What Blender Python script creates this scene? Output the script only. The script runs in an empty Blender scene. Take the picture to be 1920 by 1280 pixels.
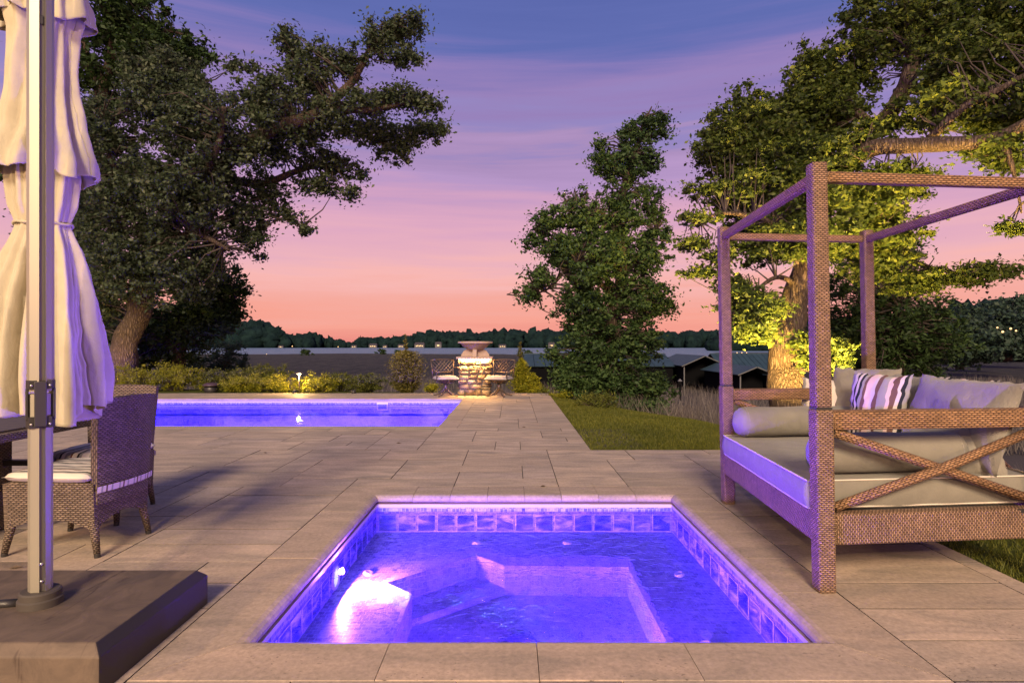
import bpy, math, random
import numpy as np
from mathutils import Vector, Matrix, noise as mnoise

# ------------------------------------------------------------------ camera, sky, lights, exposure
sc = bpy.context.scene
COL = sc.collection
H = 1.22          # eye height above the patio
F = 1136.0        # focal length in photo pixels (1920 wide)
HY = 645.0        # horizon row in the photo
cam_d = bpy.data.cameras.new('camera')
cam = bpy.data.objects.new('camera', cam_d); COL.objects.link(cam); sc.camera = cam
cam.location = (0, 0, H); cam.rotation_euler = (math.radians(90), 0, 0)
cam_d.sensor_width = 36; cam_d.lens = F / 1920 * 36
cam_d.shift_y = (HY - 640) / 1920.0
cam_d.clip_start = 0.05; cam_d.clip_end = 12000

world = bpy.data.worlds.new('World'); sc.world = world; world.use_nodes = True
wn = world.node_tree; wn.nodes.clear()
def wnode(t, **k):
    n = wn.nodes.new(t)
    for a, b in k.items(): setattr(n, a, b)
    return n
w_out = wnode('ShaderNodeOutputWorld'); w_bg = wnode('ShaderNodeBackground')
w_tc = wnode('ShaderNodeTexCoord'); w_sep = wnode('ShaderNodeSeparateXYZ')
w_map = wnode('ShaderNodeMapping'); w_map.inputs['Scale'].default_value = (1.0, 1.0, 17)
w_map.inputs['Rotation'].default_value = (0.0, 0.035, 0)
w_noi = wnode('ShaderNodeTexNoise'); w_noi.inputs['Scale'].default_value = 1.9; w_noi.inputs['Detail'].default_value = 7
w_noi.inputs['Roughness'].default_value = 0.58; w_noi.inputs['Distortion'].default_value = 0.35
w_rmp = wnode('ShaderNodeValToRGB')
def lin(r, g, b):
    def f(c):
        c /= 255.0
        return c / 12.92 if c <= 0.04045 else ((c + 0.055) / 1.055) ** 2.4
    return (f(r), f(g), f(b), 1)
stops = [(0.0, lin(236, 142, 132)), (0.013, lin(240, 149, 136)), (0.04, lin(248, 165, 148)), (0.072, lin(246, 172, 160)), (0.105, lin(248, 184, 180)),
         (0.135, lin(238, 180, 189)), (0.186, lin(224, 170, 195)), (0.227, lin(206, 160, 196)), (0.267, lin(184, 152, 200)), (0.306, lin(172, 143, 190)),
         (0.33, lin(150, 136, 194)), (0.37, lin(152, 130, 187)), (0.40, lin(138, 124, 185)), (0.43, lin(116, 116, 182)),
         (0.465, lin(98, 110, 178)), (0.54, lin(88, 102, 170)), (1.0, lin(82, 97, 160))]
cr = w_rmp.color_ramp
cr.elements[0].position = stops[0][0]; cr.elements[0].color = stops[0][1]
cr.elements[1].position = stops[-1][0]; cr.elements[1].color = stops[-1][1]
for p, c in stops[1:-1]:
    e = cr.elements.new(p); e.color = c
w_ma = wnode('ShaderNodeMath', operation='MULTIPLY_ADD'); w_ma.inputs[1].default_value = 0.19; w_ma.inputs[2].default_value = -0.095
w_add = wnode('ShaderNodeMath', operation='ADD')
w_scale = wnode('ShaderNodeMath', operation='MULTIPLY'); w_abs = wnode('ShaderNodeMath', operation='ABSOLUTE')
w_fade = wnode('ShaderNodeMapRange'); w_fade.inputs[1].default_value = 0.0; w_fade.inputs[2].default_value = 0.3
w_fade.inputs[3].default_value = 0.5; w_fade.inputs[4].default_value = 1.0
L = wn.links.new
L(w_tc.outputs['Generated'], w_sep.inputs[0]); L(w_tc.outputs['Generated'], w_map.inputs[0]); L(w_map.outputs[0], w_noi.inputs['Vector'])
L(w_noi.outputs[0], w_ma.inputs[0]); L(w_sep.outputs['Z'], w_abs.inputs[0])
L(w_abs.outputs[0], w_fade.inputs[0]); L(w_ma.outputs[0], w_scale.inputs[0]); L(w_fade.outputs[0], w_scale.inputs[1])
L(w_abs.outputs[0], w_add.inputs[0]); L(w_scale.outputs[0], w_add.inputs[1]); L(w_add.outputs[0], w_rmp.inputs[0])
L(w_rmp.outputs[0], w_bg.inputs['Color']); w_bg.inputs['Strength'].default_value = 1.0
L(w_bg.outputs[0], w_out.inputs[0])

sc.view_settings.view_transform = 'Standard'; sc.view_settings.look = 'None'
sc.view_settings.exposure = 0.0; sc.view_settings.gamma = 1.0; sc.view_settings.use_curve_mapping = False
sc.cycles.max_bounces = 8; sc.cycles.diffuse_bounces = 4; sc.cycles.glossy_bounces = 3
sc.cycles.transparent_max_bounces = 12; sc.cycles.transmission_bounces = 4
sc.cycles.caustics_reflective = False; sc.cycles.caustics_refractive = False
sc.cycles.sample_clamp_indirect = 8
sc.cycles.use_denoising = True

WARM = (1.0, 0.62, 0.30)
def lamp(kind, name, loc, energy, color, size=0.1, direction=None, spot=None, blend=0.5):
    d = bpy.data.lights.new(name, kind); d.energy = energy; d.color = color
    if kind in ('POINT', 'SPOT'): d.shadow_soft_size = size
    if kind == 'AREA':
        d.shape = 'DISK'; d.size = size
    if kind == 'SPOT':
        d.spot_size = math.radians(spot or 90); d.spot_blend = blend
    o = bpy.data.objects.new(name, d); COL.objects.link(o); o.location = loc
    if direction is not None: o.rotation_euler = Vector(direction).to_track_quat('-Z', 'Y').to_euler()
    return o
# left and right: lit wall lanterns on the house behind the camera (their light is all the photograph shows of them)
lamp('POINT', 'house_lantern_and_fill', (-4.9, -0.9, 2.6), 520, WARM, 0.09)
lamp('POINT', 'house_lantern_and_fill', (5.3, -0.6, 2.5), 380, WARM, 0.09)
lamp('POINT', 'house_lantern_and_fill', (-1.6, -3.2, 2.9), 850, (1.0, 0.66, 0.36), 0.09)  # added warm fill, brightens the paving and faces turned to the viewer
# soft warm key added from behind the viewer to lift the foreground
sun = lamp('SUN', 'soft_key_light', (0, -20, 20), 4.7, (1.0, 0.76, 0.50), direction=(0.07, 0.84, -0.50)); sun.data.angle = math.radians(16)

# ------------------------------------------------------------------ helpers
rng = np.random.default_rng(7)
random.seed(11)
def at(x, y, Y): return Vector(((x - 960) / F * Y, Y, H - (y - HY) / F * Y))
def ground_px(x, y): Y = F * H / (y - HY); return Vector(((x - 960) / F * Y, Y, 0))

def tag(o, label=None, cat=None, group=None, kind=None):
    if label: o['label'] = label
    if cat: o['category'] = cat
    if group: o['group'] = group
    if kind: o['kind'] = kind
    return o
def empty(name, loc=(0, 0, 0), rz=0.0, label=None, cat=None, group=None):
    o = bpy.data.objects.new(name, None); COL.objects.link(o); o.location = loc; o.rotation_euler = (0, 0, rz)
    o.empty_display_size = 0.1
    return tag(o, label, cat, group)
def link(name, me, mat, parent=None, loc=None):
    if mat is not None and len(me.materials) == 0:
        for m in (mat if isinstance(mat, (list, tuple)) else [mat]): me.materials.append(m)
    o = bpy.data.objects.new(name, me); COL.objects.link(o)
    if parent is not None: o.parent = parent
    if loc is not None: o.location = loc
    return o
def copy_tree(o, parent=None):
    c = o.copy(); COL.objects.link(c)
    if parent is not None: c.parent = parent
    for ch in list(o.children): copy_tree(ch, c)
    return c

class MB:
    def __init__(s): s.v = []; s.f = []; s.uv = []; s.m = []
    def add(s, vs, fs, uvs=None, mi=0):
        b = len(s.v); s.v += [tuple(p) for p in vs]
        for i, f in enumerate(fs):
            s.f.append([b + k for k in f]); s.m.append(mi)
            if uvs is not None: s.uv.append(uvs[i])
            else:
                P = [Vector(vs[k]) for k in f]
                n = (P[1] - P[0]).cross(P[-1] - P[0])
                a = max(range(3), key=lambda q: abs(n[q]))
                o1, o2 = [(1, 2), (0, 2), (0, 1)][a]
                s.uv.append([(p[o1], p[o2]) for p in P])
    def box(s, c, d, M=None, mi=0):
        x, y, z = d[0] / 2, d[1] / 2, d[2] / 2
        vs = [Vector(p) for p in ((-x, -y, -z), (x, -y, -z), (x, y, -z), (-x, y, -z), (-x, -y, z), (x, -y, z), (x, y, z), (-x, y, z))]
        if M is not None: vs = [M @ p for p in vs]
        vs = [p + Vector(c) for p in vs]
        s.add(vs, [(0, 3, 2, 1), (4, 5, 6, 7), (0, 1, 5, 4), (1, 2, 6, 5), (2, 3, 7, 6), (3, 0, 4, 7)], mi=mi)
    def beam(s, p0, p1, w, h, w1=None, h1=None, up=(0, 0, 1), mi=0):
        p0 = Vector(p0); p1 = Vector(p1); w1 = w if w1 is None else w1; h1 = h if h1 is None else h1
        d = (p1 - p0); Ln = d.length; d.normalize(); up = Vector(up)
        if abs(d.dot(up)) > 0.98: up = Vector((0, 1, 0))
        sd = d.cross(up).normalized(); uu = sd.cross(d).normalized()
        a = [p0 + sd * (i * w / 2) + uu * (j * h / 2) for i, j in ((-1, -1), (1, -1), (1, 1), (-1, 1))]
        b = [p1 + sd * (i * w1 / 2) + uu * (j * h1 / 2) for i, j in ((-1, -1), (1, -1), (1, 1), (-1, 1))]
        fs = []; uvs = []
        off = 0
        for k in range(4):
            k2 = (k + 1) % 4; ww = (w, h)[k % 2]
            fs.append((k, k2, 4 + k2, 4 + k)); uvs.append([(off, 0), (off + ww, 0), (off + ww, Ln), (off, Ln)]); off += ww
        fs.append((3, 2, 1, 0)); uvs.append([(0, h), (w, h), (w, 0), (0, 0)])
        fs.append((4, 5, 6, 7)); uvs.append([(0, 0), (w, 0), (w, h), (0, h)])
        s.add(a + b, fs, uvs, mi)
    def tube(s, pts, r, n=8, cap=True, mi=0, ends=True):
        pts = [Vector(p) for p in pts]; m = len(pts)
        rs = r if isinstance(r, (list, tuple)) else [r] * m
        vs = []; L0 = [0]
        ref = None
        for i in range(m):
            d = (pts[min(i + 1, m - 1)] - pts[max(i - 1, 0)]).normalized()
            if ref is None:
                ref = Vector((0, 0, 1)) if abs(d.z) < 0.9 else Vector((0, 1, 0))
                u = d.cross(ref).normalized()
            else:
                u = (u - d * u.dot(d)).normalized()
            w = d.cross(u)
            if i: L0.append(L0[-1] + (pts[i] - pts[i - 1]).length)
            for k in range(n):
                t = 2 * math.pi * k / n
                vs.append(pts[i] + (u * math.cos(t) + w * math.sin(t)) * rs[i])
        fs = []; uvs = []
        for i in range(m - 1):
            for k in range(n):
                k2 = (k + 1) % n
                fs.append((i * n + k, i * n + k2, (i + 1) * n + k2, (i + 1) * n + k))
                c = 2 * math.pi * max(rs)
                uvs.append([(c * k / n, L0[i]), (c * (k + 1) / n, L0[i]), (c * (k + 1) / n, L0[i + 1]), (c * k / n, L0[i + 1])])
        if cap:
            fs.append(tuple(range(n - 1, -1, -1))); uvs.append([(0, 0)] * n)
            fs.append(tuple((m - 1) * n + k for k in range(n))); uvs.append([(0, 0)] * n)
        s.add(vs, fs, uvs, mi)
    def lathe(s, prof, n=32, c=(0, 0, 0), mi=0, closed=False):
        vs = []; fs = []; uvs = []
        for (r, z) in prof:
            for k in range(n):
                t = 2 * math.pi * k / n; vs.append((c[0] + r * math.cos(t), c[1] + r * math.sin(t), c[2] + z))
        m = len(prof)
        for i in range(m - 1):
            for k in range(n):
                k2 = (k + 1) % n; fs.append((i * n + k, i * n + k2, (i + 1) * n + k2, (i + 1) * n + k))
                uvs.append([(k / n, i / m), ((k + 1) / n, i / m), ((k + 1) / n, (i + 1) / m), (k / n, (i + 1) / m)])
        s.add(vs, fs, uvs, mi)
    def mesh(s, name, smooth=False):
        me = bpy.data.meshes.new(name); me.from_pydata(s.v, [], s.f)
        ul = me.uv_layers.new(name='UVMap')
        fl = [c for u in s.uv for p in u for c in p]
        ul.data.foreach_set('uv', fl)
        if any(s.m): me.polygons.foreach_set('material_index', s.m)
        if smooth: me.polygons.foreach_set('use_smooth', [True] * len(me.polygons))
        me.update(); return me
    def build(s, name, mat, parent=None, smooth=False, bevel=0, seg=2, loc=None, sub=0):
        o = link(name, s.mesh(name, smooth), mat, parent, loc)
        if sub:
            m = o.modifiers.new('s', 'SUBSURF'); m.levels = sub; m.render_levels = sub
        if bevel:
            m = o.modifiers.new('b', 'BEVEL'); m.width = bevel; m.segments = seg; m.limit_method = 'ANGLE'; m.angle_limit = math.radians(40)
        return o

def np_mesh(name, V, Fc, mat, parent=None, uv=None, smooth=False, loc=None, col=None):
    """V (n,3) float, Fc (m,k) int faces of equal size"""
    me = bpy.data.meshes.new(name); V = np.ascontiguousarray(V, dtype=np.float32); Fc = np.ascontiguousarray(Fc, dtype=np.int32)
    m, k = Fc.shape
    me.vertices.add(len(V)); me.vertices.foreach_set('co', V.ravel())
    me.loops.add(m * k); me.loops.foreach_set('vertex_index', Fc.ravel())
    me.polygons.add(m); me.polygons.foreach_set('loop_start', np.arange(0, m * k, k, dtype=np.int32))
    me.polygons.foreach_set('loop_total', np.full(m, k, dtype=np.int32))
    if smooth: me.polygons.foreach_set('use_smooth', np.ones(m, dtype=bool))
    if uv is not None:
        ul = me.uv_layers.new(name='UVMap'); ul.data.foreach_set('uv', np.ascontiguousarray(uv, dtype=np.float32).ravel())
    me.update(calc_edges=True)
    return link(name, me, mat, parent, loc)
def grid_mesh(name, nu, nv, fn, mat, parent=None, smooth=True, wrap_u=False, thick=0, mask=None, loc=None):
    V = []; UV = []
    for j in range(nv + 1):
        for i in range(nu + 1):
            p, uv = fn(i / nu, j / nv); V.append(tuple(p)); UV.append(uv)
    Fc = []
    for j in range(nv):
        for i in range(nu):
            q = (j * (nu + 1) + i, j * (nu + 1) + i + 1, (j + 1) * (nu + 1) + i + 1, (j + 1) * (nu + 1) + i)
            if mask is None or mask((i + .5) / nu, (j + .5) / nv): Fc.append(q)
    Fc = np.array(Fc); UV = np.array(UV)
    o = np_mesh(name, np.array(V), Fc, mat, parent, uv=UV[Fc.ravel()], smooth=smooth, loc=loc)
    if thick:
        m = o.modifiers.new('t', 'SOLIDIFY'); m.thickness = thick
    return o

# ------------------------------------------------------------------ materials
def mat(name, color=(.5, .5, .5), rough=.6, metal=0, emit=None, estr=0, spec=.5):
    m = bpy.data.materials.new(name); m.use_nodes = True
    b = m.node_tree.nodes['Principled BSDF']
    b.inputs['Base Color'].default_value = (*color[:3], 1); b.inputs['Roughness'].default_value = rough
    b.inputs['Metallic'].default_value = metal; b.inputs['Specular IOR Level'].default_value = spec
    if emit: b.inputs['Emission Color'].default_value = (*emit[:3], 1); b.inputs['Emission Strength'].default_value = estr
    return m
class NT:
    def __init__(s, m): s.t = m.node_tree; s.b = s.t.nodes['Principled BSDF']
    def n(s, t, ins=None, **k):
        x = s.t.nodes.new(t)
        for a, b in k.items(): setattr(x, a, b)
        for a, b in (ins or {}).items():
            if isinstance(b, bpy.types.NodeSocket): s.t.links.new(b, x.inputs[a])
            else: x.inputs[a].default_value = b
        return x
    def l(s, a, b): s.t.links.new(a, b)
    def ramp(s, fac, pts, interp='LINEAR'):
        x = s.n('ShaderNodeValToRGB'); x.color_ramp.interpolation = interp
        e = x.color_ramp.elements
        e[0].position, e[0].color = pts[0][0], (*pts[0][1][:3], 1)
        e[1].position, e[1].color = pts[-1][0], (*pts[-1][1][:3], 1)
        for p, c in pts[1:-1]:
            q = e.new(p); q.color = (*c[:3], 1)
        if fac is not None: s.l(fac, x.inputs[0])
        return x.outputs[0]
    def noise(s, vec, scale, detail=4, rough=.55, dist=0):
        i = {'Scale': scale, 'Detail': detail, 'Roughness': rough, 'Distortion': dist}
        if vec is not None: i['Vector'] = vec
        return s.n('ShaderNodeTexNoise', i).outputs[0]
    def mapping(s, vec, scale=(1, 1, 1), rot=(0, 0, 0), loc=(0, 0, 0)):
        return s.n('ShaderNodeMapping', {'Vector': vec, 'Scale': scale, 'Rotation': rot, 'Location': loc}).outputs[0]
    def math(s, op, a, b=0.0, c=0.0):
        x = s.n('ShaderNodeMath', operation=op)
        for i, q in enumerate((a, b, c)):
            if isinstance(q, bpy.types.NodeSocket): s.l(q, x.inputs[i])
            else: x.inputs[i].default_value = q
        return x.outputs[0]
    def mix(s, fac, a, b, mode='MIX'):
        x = s.n('ShaderNodeMix', data_type='RGBA', blend_type=mode)
        for i, q in ((0, fac), (6, a), (7, b)):
            if isinstance(q, bpy.types.NodeSocket): s.l(q, x.inputs[i])
            else: x.inputs[i].default_value = (*q[:3], 1) if isinstance(q, (tuple, list)) else q
        return x.outputs[2]
    def bump(s, h, strength=.3, dist=.01, normal=None):
        i = {'Height': h, 'Strength': strength, 'Distance': dist}
        if normal is not None: i['Normal'] = normal
        x = s.n('ShaderNodeBump', i); s.l(x.outputs[0], s.b.inputs['Normal']); return x.outputs[0]
    def color(s, c): s.l(c, s.b.inputs['Base Color'])
    @property
    def pos(s): return s.n('ShaderNodeNewGeometry').outputs['Position']
    @property
    def island(s): return s.n('ShaderNodeNewGeometry').outputs['Random Per Island']
    @property
    def objrand(s): return s.n('ShaderNodeObjectInfo').outputs['Random']
    @property
    def obj(s): return s.n('ShaderNodeTexCoord').outputs['Object']
    @property
    def uv(s): return s.n('ShaderNodeTexCoord').outputs['UV']

def stone_paving(name, cols, relief=.35):
    m = mat(name, rough=.75, spec=.3); t = NT(m); pos = t.pos
    r = t.math('FRACT', t.math('ADD', t.objrand, t.island))
    base = t.ramp(r, [(0, cols[0]), (.3, cols[1]), (.55, cols[2]), (.8, cols[3]), (1, cols[0])])
    sh = t.n('ShaderNodeCombineXYZ', {'X': t.math('MULTIPLY', r, 37.0), 'Y': t.math('MULTIPLY', r, 19.0), 'Z': 0.0}).outputs[0]
    pv = t.n('ShaderNodeVectorMath', {0: pos, 1: sh}, operation='ADD').outputs[0]
    big = t.noise(t.mapping(pv, (1.2, 3.5, 1)), 1.6, 5, .6, .6)
    c = t.mix(t.ramp(big, [(.30, (0, 0, 0)), (.72, (1, 1, 1))]), base, (cols[1][0] * .62, cols[1][1] * .66, cols[1][2] * .70))
    fine = t.noise(pv, 45, 5, .7)
    c = t.mix(.55, c, t.ramp(fine, [(.3, (.50, .50, .50)), (.7, (1.25, 1.25, 1.25))]), 'MULTIPLY')
    pits = t.noise(t.mapping(pv, (1, 2.4, 1)), 38, 3, .6, .4)
    pm = t.ramp(pits, [(.62, (0, 0, 0)), (.68, (1, 1, 1))])
    patch = t.ramp(t.noise(pv, 2.3, 3), [(.5, (0, 0, 0)), (.6, (1, 1, 1))])
    pm = t.mix(1, pm, patch, 'MULTIPLY')
    c = t.mix(t.math('MULTIPLY', pm, .75), c, (.05, .035, .025))
    t.color(c)
    h = t.math('SUBTRACT', t.math('ADD', t.math('MULTIPLY', fine, .5), t.math('MULTIPLY', t.noise(pv, 7, 4), 1.2)), t.math('MULTIPLY', pm, .8))
    t.bump(h, relief, .006)
    t.l(t.ramp(big, [(.3, (.55, .55, .55)), (.7, (.85, .85, .85))]), t.b.inputs['Roughness'])
    return m
M = {}
M['paver'] = stone_paving('tan_stone_paver', [(.49, .37, .27), (.41, .325, .25), (.58, .44, .32), (.46, .365, .30)])
M['coping'] = stone_paving('tan_coping_stone', [(.46, .35, .26), (.43, .33, .25), (.48, .36, .27), (.45, .35, .27)], .10)
M['joint'] = mat('dark_joint_sand', (.05, .042, .036), .95)

def weave(name, c_dark, c_mid, c_light, pitch=.026, row=.0105, swap=False):
    """over-and-under strands: short bulges, every second row shifted by half a strand"""
    m = mat(name, rough=.5, spec=.3); t = NT(m)
    sp = t.n('ShaderNodeSeparateXYZ', {0: t.uv}); u, v = sp.outputs['X'], sp.outputs['Y']
    if swap: u, v = v, u
    wob = t.math('MULTIPLY', t.math('SUBTRACT', t.noise(t.uv, 14, 2), .5), .006)
    u = t.math('ADD', u, wob); v = t.math('ADD', v, wob)
    rv = t.math('DIVIDE', v, row); rw = t.math('FLOOR', rv); par = t.math('MULTIPLY', t.math('FLOORED_MODULO', rw, 2.0), .5)
    cu = t.math('ADD', t.math('DIVIDE', u, pitch), par)
    bul = t.math('SINE', t.math('MULTIPLY', t.math('FRACT', cu), math.pi)); prof = t.math('SINE', t.math('MULTIPLY', t.math('FRACT', rv), math.pi))
    h = t.math('MULTIPLY', t.math('POWER', t.math('MAXIMUM', bul, 0.0), .55), t.math('POWER', t.math('MAXIMUM', prof, 0.0), .6))
    wn_ = t.n('ShaderNodeTexWhiteNoise', {'Vector': t.n('ShaderNodeCombineXYZ', {'X': t.math('FLOOR', cu), 'Y': rw}).outputs[0]}).outputs[0]
    c = t.ramp(h, [(0, c_dark), (.45, c_mid), (1, c_light)])
    c = t.mix(.55, c, t.ramp(wn_, [(0, (.55, .55, .55)), (1, (1.35, 1.35, 1.35))]), 'MULTIPLY')
    c = t.mix(.5, c, t.ramp(t.noise(t.uv, 7, 3), [(.3, (.6, .6, .6)), (.7, (1.3, 1.3, 1.3))]), 'MULTIPLY')
    t.color(c); t.bump(h, .9, .006); return m
M['rattan'] = weave('brown_synthetic_rattan', (.022, .015, .011), (.165, .100, .060), (.34, .215, .135), .023, .0095)
M['rattan_dark'] = weave('dark_synthetic_rattan', (.016, .012, .010), (.095, .070, .052), (.22, .165, .12), .030, .0115)
M['rattan_rail'] = weave('wrapped_rattan_rail', (.022, .014, .009), (.19, .105, .052), (.40, .23, .12), .030, .0105, True)

def fabric(name, col, bump=.25):
    m = mat(name, col, .9, spec=.15); t = NT(m)
    n1 = t.noise(t.obj, 420, 2, .6); n2 = t.noise(t.obj, 9, 4, .55)
    c = t.mix(.35, col, t.ramp(n2, [(.3, (.72, .72, .72)), (.7, (1.2, 1.2, 1.2))]), 'MULTIPLY')
    n3 = t.noise(t.mapping(t.obj, (1, 1, .45)), 22, 4, .6, .8)
    t.color(c); t.bump(t.math('ADD', t.math('ADD', t.math('MULTIPLY', n1, .12), n2), t.math('MULTIPLY', n3, .5)), bump * 1.6, .02)
    t.b.inputs['Sheen Weight'].default_value = .15
    return m
M['cushion'] = fabric('grey_linen_cushion', (.20, .187, .157))
M['cushion2'] = fabric('grey_linen_pillow', (.25, .232, .198), .4)
M['piping'] = fabric('pale_piping', (.62, .55, .46), .05)
M['canvas'] = fabric('cream_umbrella_canvas', (.41, .37, .275), .22)
def striped(name, pts, axis='X', scale=1.0):
    m = mat(name, rough=.9, spec=.15); t = NT(m)
    s = t.n('ShaderNodeSeparateXYZ', {0: t.uv}).outputs[axis]
    f = t.math('FRACT', t.math('MULTIPLY', s, scale))
    t.color(t.ramp(f, pts, 'CONSTANT'))
    t.bump(t.noise(t.obj, 10, 4), .3, .02); return m
B1 = (.025, .027, .03); W1 = (.60, .54, .47); G1 = (.30, .29, .26); Bn = (.15, .085, .065); Pk = (.66, .50, .42)
M['stripe'] = striped('striped_pillow_fabric', [(0, G1), (.07, W1), (.13, B1), (.17, W1), (.22, B1), (.27, G1), (.33, Bn), (.38, Pk), (.48, W1), (.54, Bn), (.62, G1), (.74, Pk), (.80, Bn), (.88, W1), (.93, B1), (.97, G1)])
M['stripe_seat'] = striped('striped_seat_fabric', [(0, W1), (.12, G1), (.2, B1), (.26, W1), (.4, Bn), (.46, G1), (.62, W1), (.72, B1), (.78, G1), (.9, W1)], 'X', 2.4)
M['metal_light'] = mat('pale_anodised_pole', (.33, .31, .25), .38, .5)
M['metal_grey'] = mat('grey_pole_channel', (.15, .14, .13), .4, .6)
M['black_plastic'] = mat('black_plastic', (.022, .02, .02), .45)
M['base_plastic'] = mat('dark_weathered_base', (.07, .055, .048), .7); t = NT(M['base_plastic'])
_n = t.noise(t.mapping(t.obj, (1, .7, 1)), 7, 7, .65, 1.2)
_s = t.noise(t.mapping(t.obj, (6, 1.5, 1), (0, 0, -.6)), 2.2, 5, .6, .5)
_c = t.mix(t.ramp(_n, [(.35, (0, 0, 0)), (.68, (1, 1, 1))]), (.07, .052, .040), (.125, .092, .068))
_c = t.mix(t.ramp(_s, [(.63, (0, 0, 0)), (.70, (.8, .8, .8))]), _c, (.03, .017, .013)); t.color(_c); t.bump(_n, .3, .006)
M['steel'] = mat('steel_screw', (.5, .48, .45), .3, .9)

def bark(name, c1, c2, sc_=1.0):
    m = mat(name, rough=.9, spec=.15); t = NT(m)
    v = t.mapping(t.obj, (15 * sc_, 15 * sc_, 2.6 * sc_))
    vo = t.n('ShaderNodeTexVoronoi', {'Vector': t.n('ShaderNodeVectorMath', {0: v, 1: t.n('ShaderNodeTexNoise', {'Vector': v, 'Scale': .8}).outputs[1]}, operation='ADD').outputs[0], 'Scale': 1.5}, feature='DISTANCE_TO_EDGE').outputs[0]
    r = t.ramp(vo, [(0, (0, 0, 0)), (.28, (1, 1, 1))])
    c = t.mix(r, c1, c2); c = t.mix(.6, c, t.ramp(t.noise(t.obj, 6, 5, .7), [(.3, (.6, .6, .6)), (.75, (1.35, 1.35, 1.35))]), 'MULTIPLY')
    t.color(c); t.bump(t.math('ADD', t.math('MULTIPLY', r, .6), t.noise(v, 3, 5, .7)), .9, .05); return m
M['bark'] = bark('oak_bark', (.06, .042, .030), (.15, .11, .085))
M['twig'] = mat('twig_bark', (.06, .045, .035), .9)
def leaf(name, c1, c2, c3, trans=.35, rough=.55):
    m = bpy.data.materials.new(name); m.use_nodes = True; t = NT(m)
    rr = t.island
    c = t.ramp(rr, [(0, c1), (.5, c2), (1, c3)])
    big = t.noise(t.pos, .9, 3)
    c = t.mix(.6, c, t.ramp(big, [(.3, (.55, .6, .6)), (.7, (1.4, 1.3, 1.1))]), 'MULTIPLY')
    t.color(c); t.b.inputs['Roughness'].default_value = rough; t.b.inputs['Specular IOR Level'].default_value = .25
    tr = t.n('ShaderNodeBsdfTranslucent', {'Color': c})
    mx = t.n('ShaderNodeMixShader', {0: trans, 1: t.b.outputs[0], 2: tr.outputs[0]})
    out = [x for x in t.t.nodes if x.type == 'OUTPUT_MATERIAL'][0]; t.l(mx.outputs[0], out.inputs[0])
    return m
M['oak_leaf'] = leaf('oak_leaves', (.04, .064, .028), (.072, .102, .05), (.135, .16, .098))
M['dark_leaf'] = leaf('dark_green_leaves', (.02, .04, .012), (.04, .075, .022), (.07, .12, .032))
M['mid_leaf'] = leaf('maple_leaves', (.028, .062, .020), (.055, .105, .032), (.105, .17, .05))
M['right_leaf'] = leaf('linden_leaves', (.04, .066, .014), (.085, .125, .024), (.165, .20, .04), .45)
M['blue_leaf'] = leaf('blue_green_leaves', (.03, .055, .04), (.05, .09, .06), (.08, .12, .075))
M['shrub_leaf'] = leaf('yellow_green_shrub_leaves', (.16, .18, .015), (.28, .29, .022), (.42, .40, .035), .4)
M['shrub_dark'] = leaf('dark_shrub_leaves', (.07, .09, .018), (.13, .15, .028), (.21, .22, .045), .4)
M['juniper'] = leaf('ornamental_needles', (.10, .09, .022), (.17, .155, .038), (.25, .22, .06), .3)
M['grass'] = leaf('lawn_blades', (.07, .085, .012), (.12, .135, .018), (.18, .18, .035), .3)
M['reed'] = leaf('dry_reeds', (.10, .085, .085), (.16, .14, .13), (.24, .21, .19), .25)
M['far_leaf'] = mat('far_forest', (.02, .05, .045), .95, spec=.1); t = NT(M['far_leaf'])
t.color(t.mix(t.ramp(t.noise(t.pos, .12, 6, .7), [(.35, (0, 0, 0)), (.68, (1, 1, 1))]), (.008, .022, .026), (.024, .056, .050)))
t.bump(t.noise(t.pos, .5, 6, .8), 1.0, 4.0)

# ------------------------------------------------------------------ layout numbers
SX0, SX1, SY0, SY1 = -1.10, 1.30, 2.50, 4.90          # hot tub opening
CX0, CX1, CY0, CY1 = -1.40, 1.60, 2.20, 5.20          # outer edge of its coping
PX0, PX1, PY0, PY1 = -13.0, -1.10, 9.08, 13.60        # pool opening
QX0, QX1, QY0, QY1 = -13.3, -0.80, 8.80, 13.90        # outer edge of its coping
WX = 0.91; EX = 2.62; EY = 7.0; FY = 15.1; LX = -13.6

# ------------------------------------------------------------------ terrain
def crest_dist(x, y):
    """metres beyond the edge of the level garden (positive = on the slope)"""
    pts = [(-60, 18.2), (-8, 17.6), (-1, 16.0), (0.95, 15.5), (1.9, 12.9), (2.9, 10.6), (3.5, 9.0), (4.6, 7.0), (7.5, 3.2), (14, -6)]
    best = 1e9; sgn = 1
    for (a, b), (c, d) in zip(pts, pts[1:]):
        vx, vy = c - a, d - b; L2 = vx * vx + vy * vy
        tt = max(0, min(1, ((x - a) * vx + (y - b) * vy) / L2)); px, py = a + tt * vx, b + tt * vy
        dd = math.hypot(x - px, y - py)
        if dd < best - 1e-9:
            best = dd; sgn = 1 if (vx * (y - b) - vy * (x - a)) > 0 else -1
    return best * sgn
def gz(x, y):
    d = crest_dist(x, y)
    z = -0.012
    if d > -1.5:
        e = d + 1.5
        z -= min(3.2, 0.045 * e * e if e < 3 else 0.405 + (e - 3) * .27)
    if d > -1: z += .05 * mnoise.noise(Vector((x * .8, y * .8, 0))) * min(1, d + 1)
    return z
def lines(a, b, step, extra):
    s = set(round(v, 4) for v in np.arange(a, b + 1e-6, step)); s |= set(extra)
    s = sorted(s); out = [s[0]]
    for v in s[1:]:
        if v - out[-1] < step * .3 and v not in extra: continue
        if v - out[-1] < step * .3 and out[-1] not in extra: out.pop()
        out.append(v)
    return out
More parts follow.
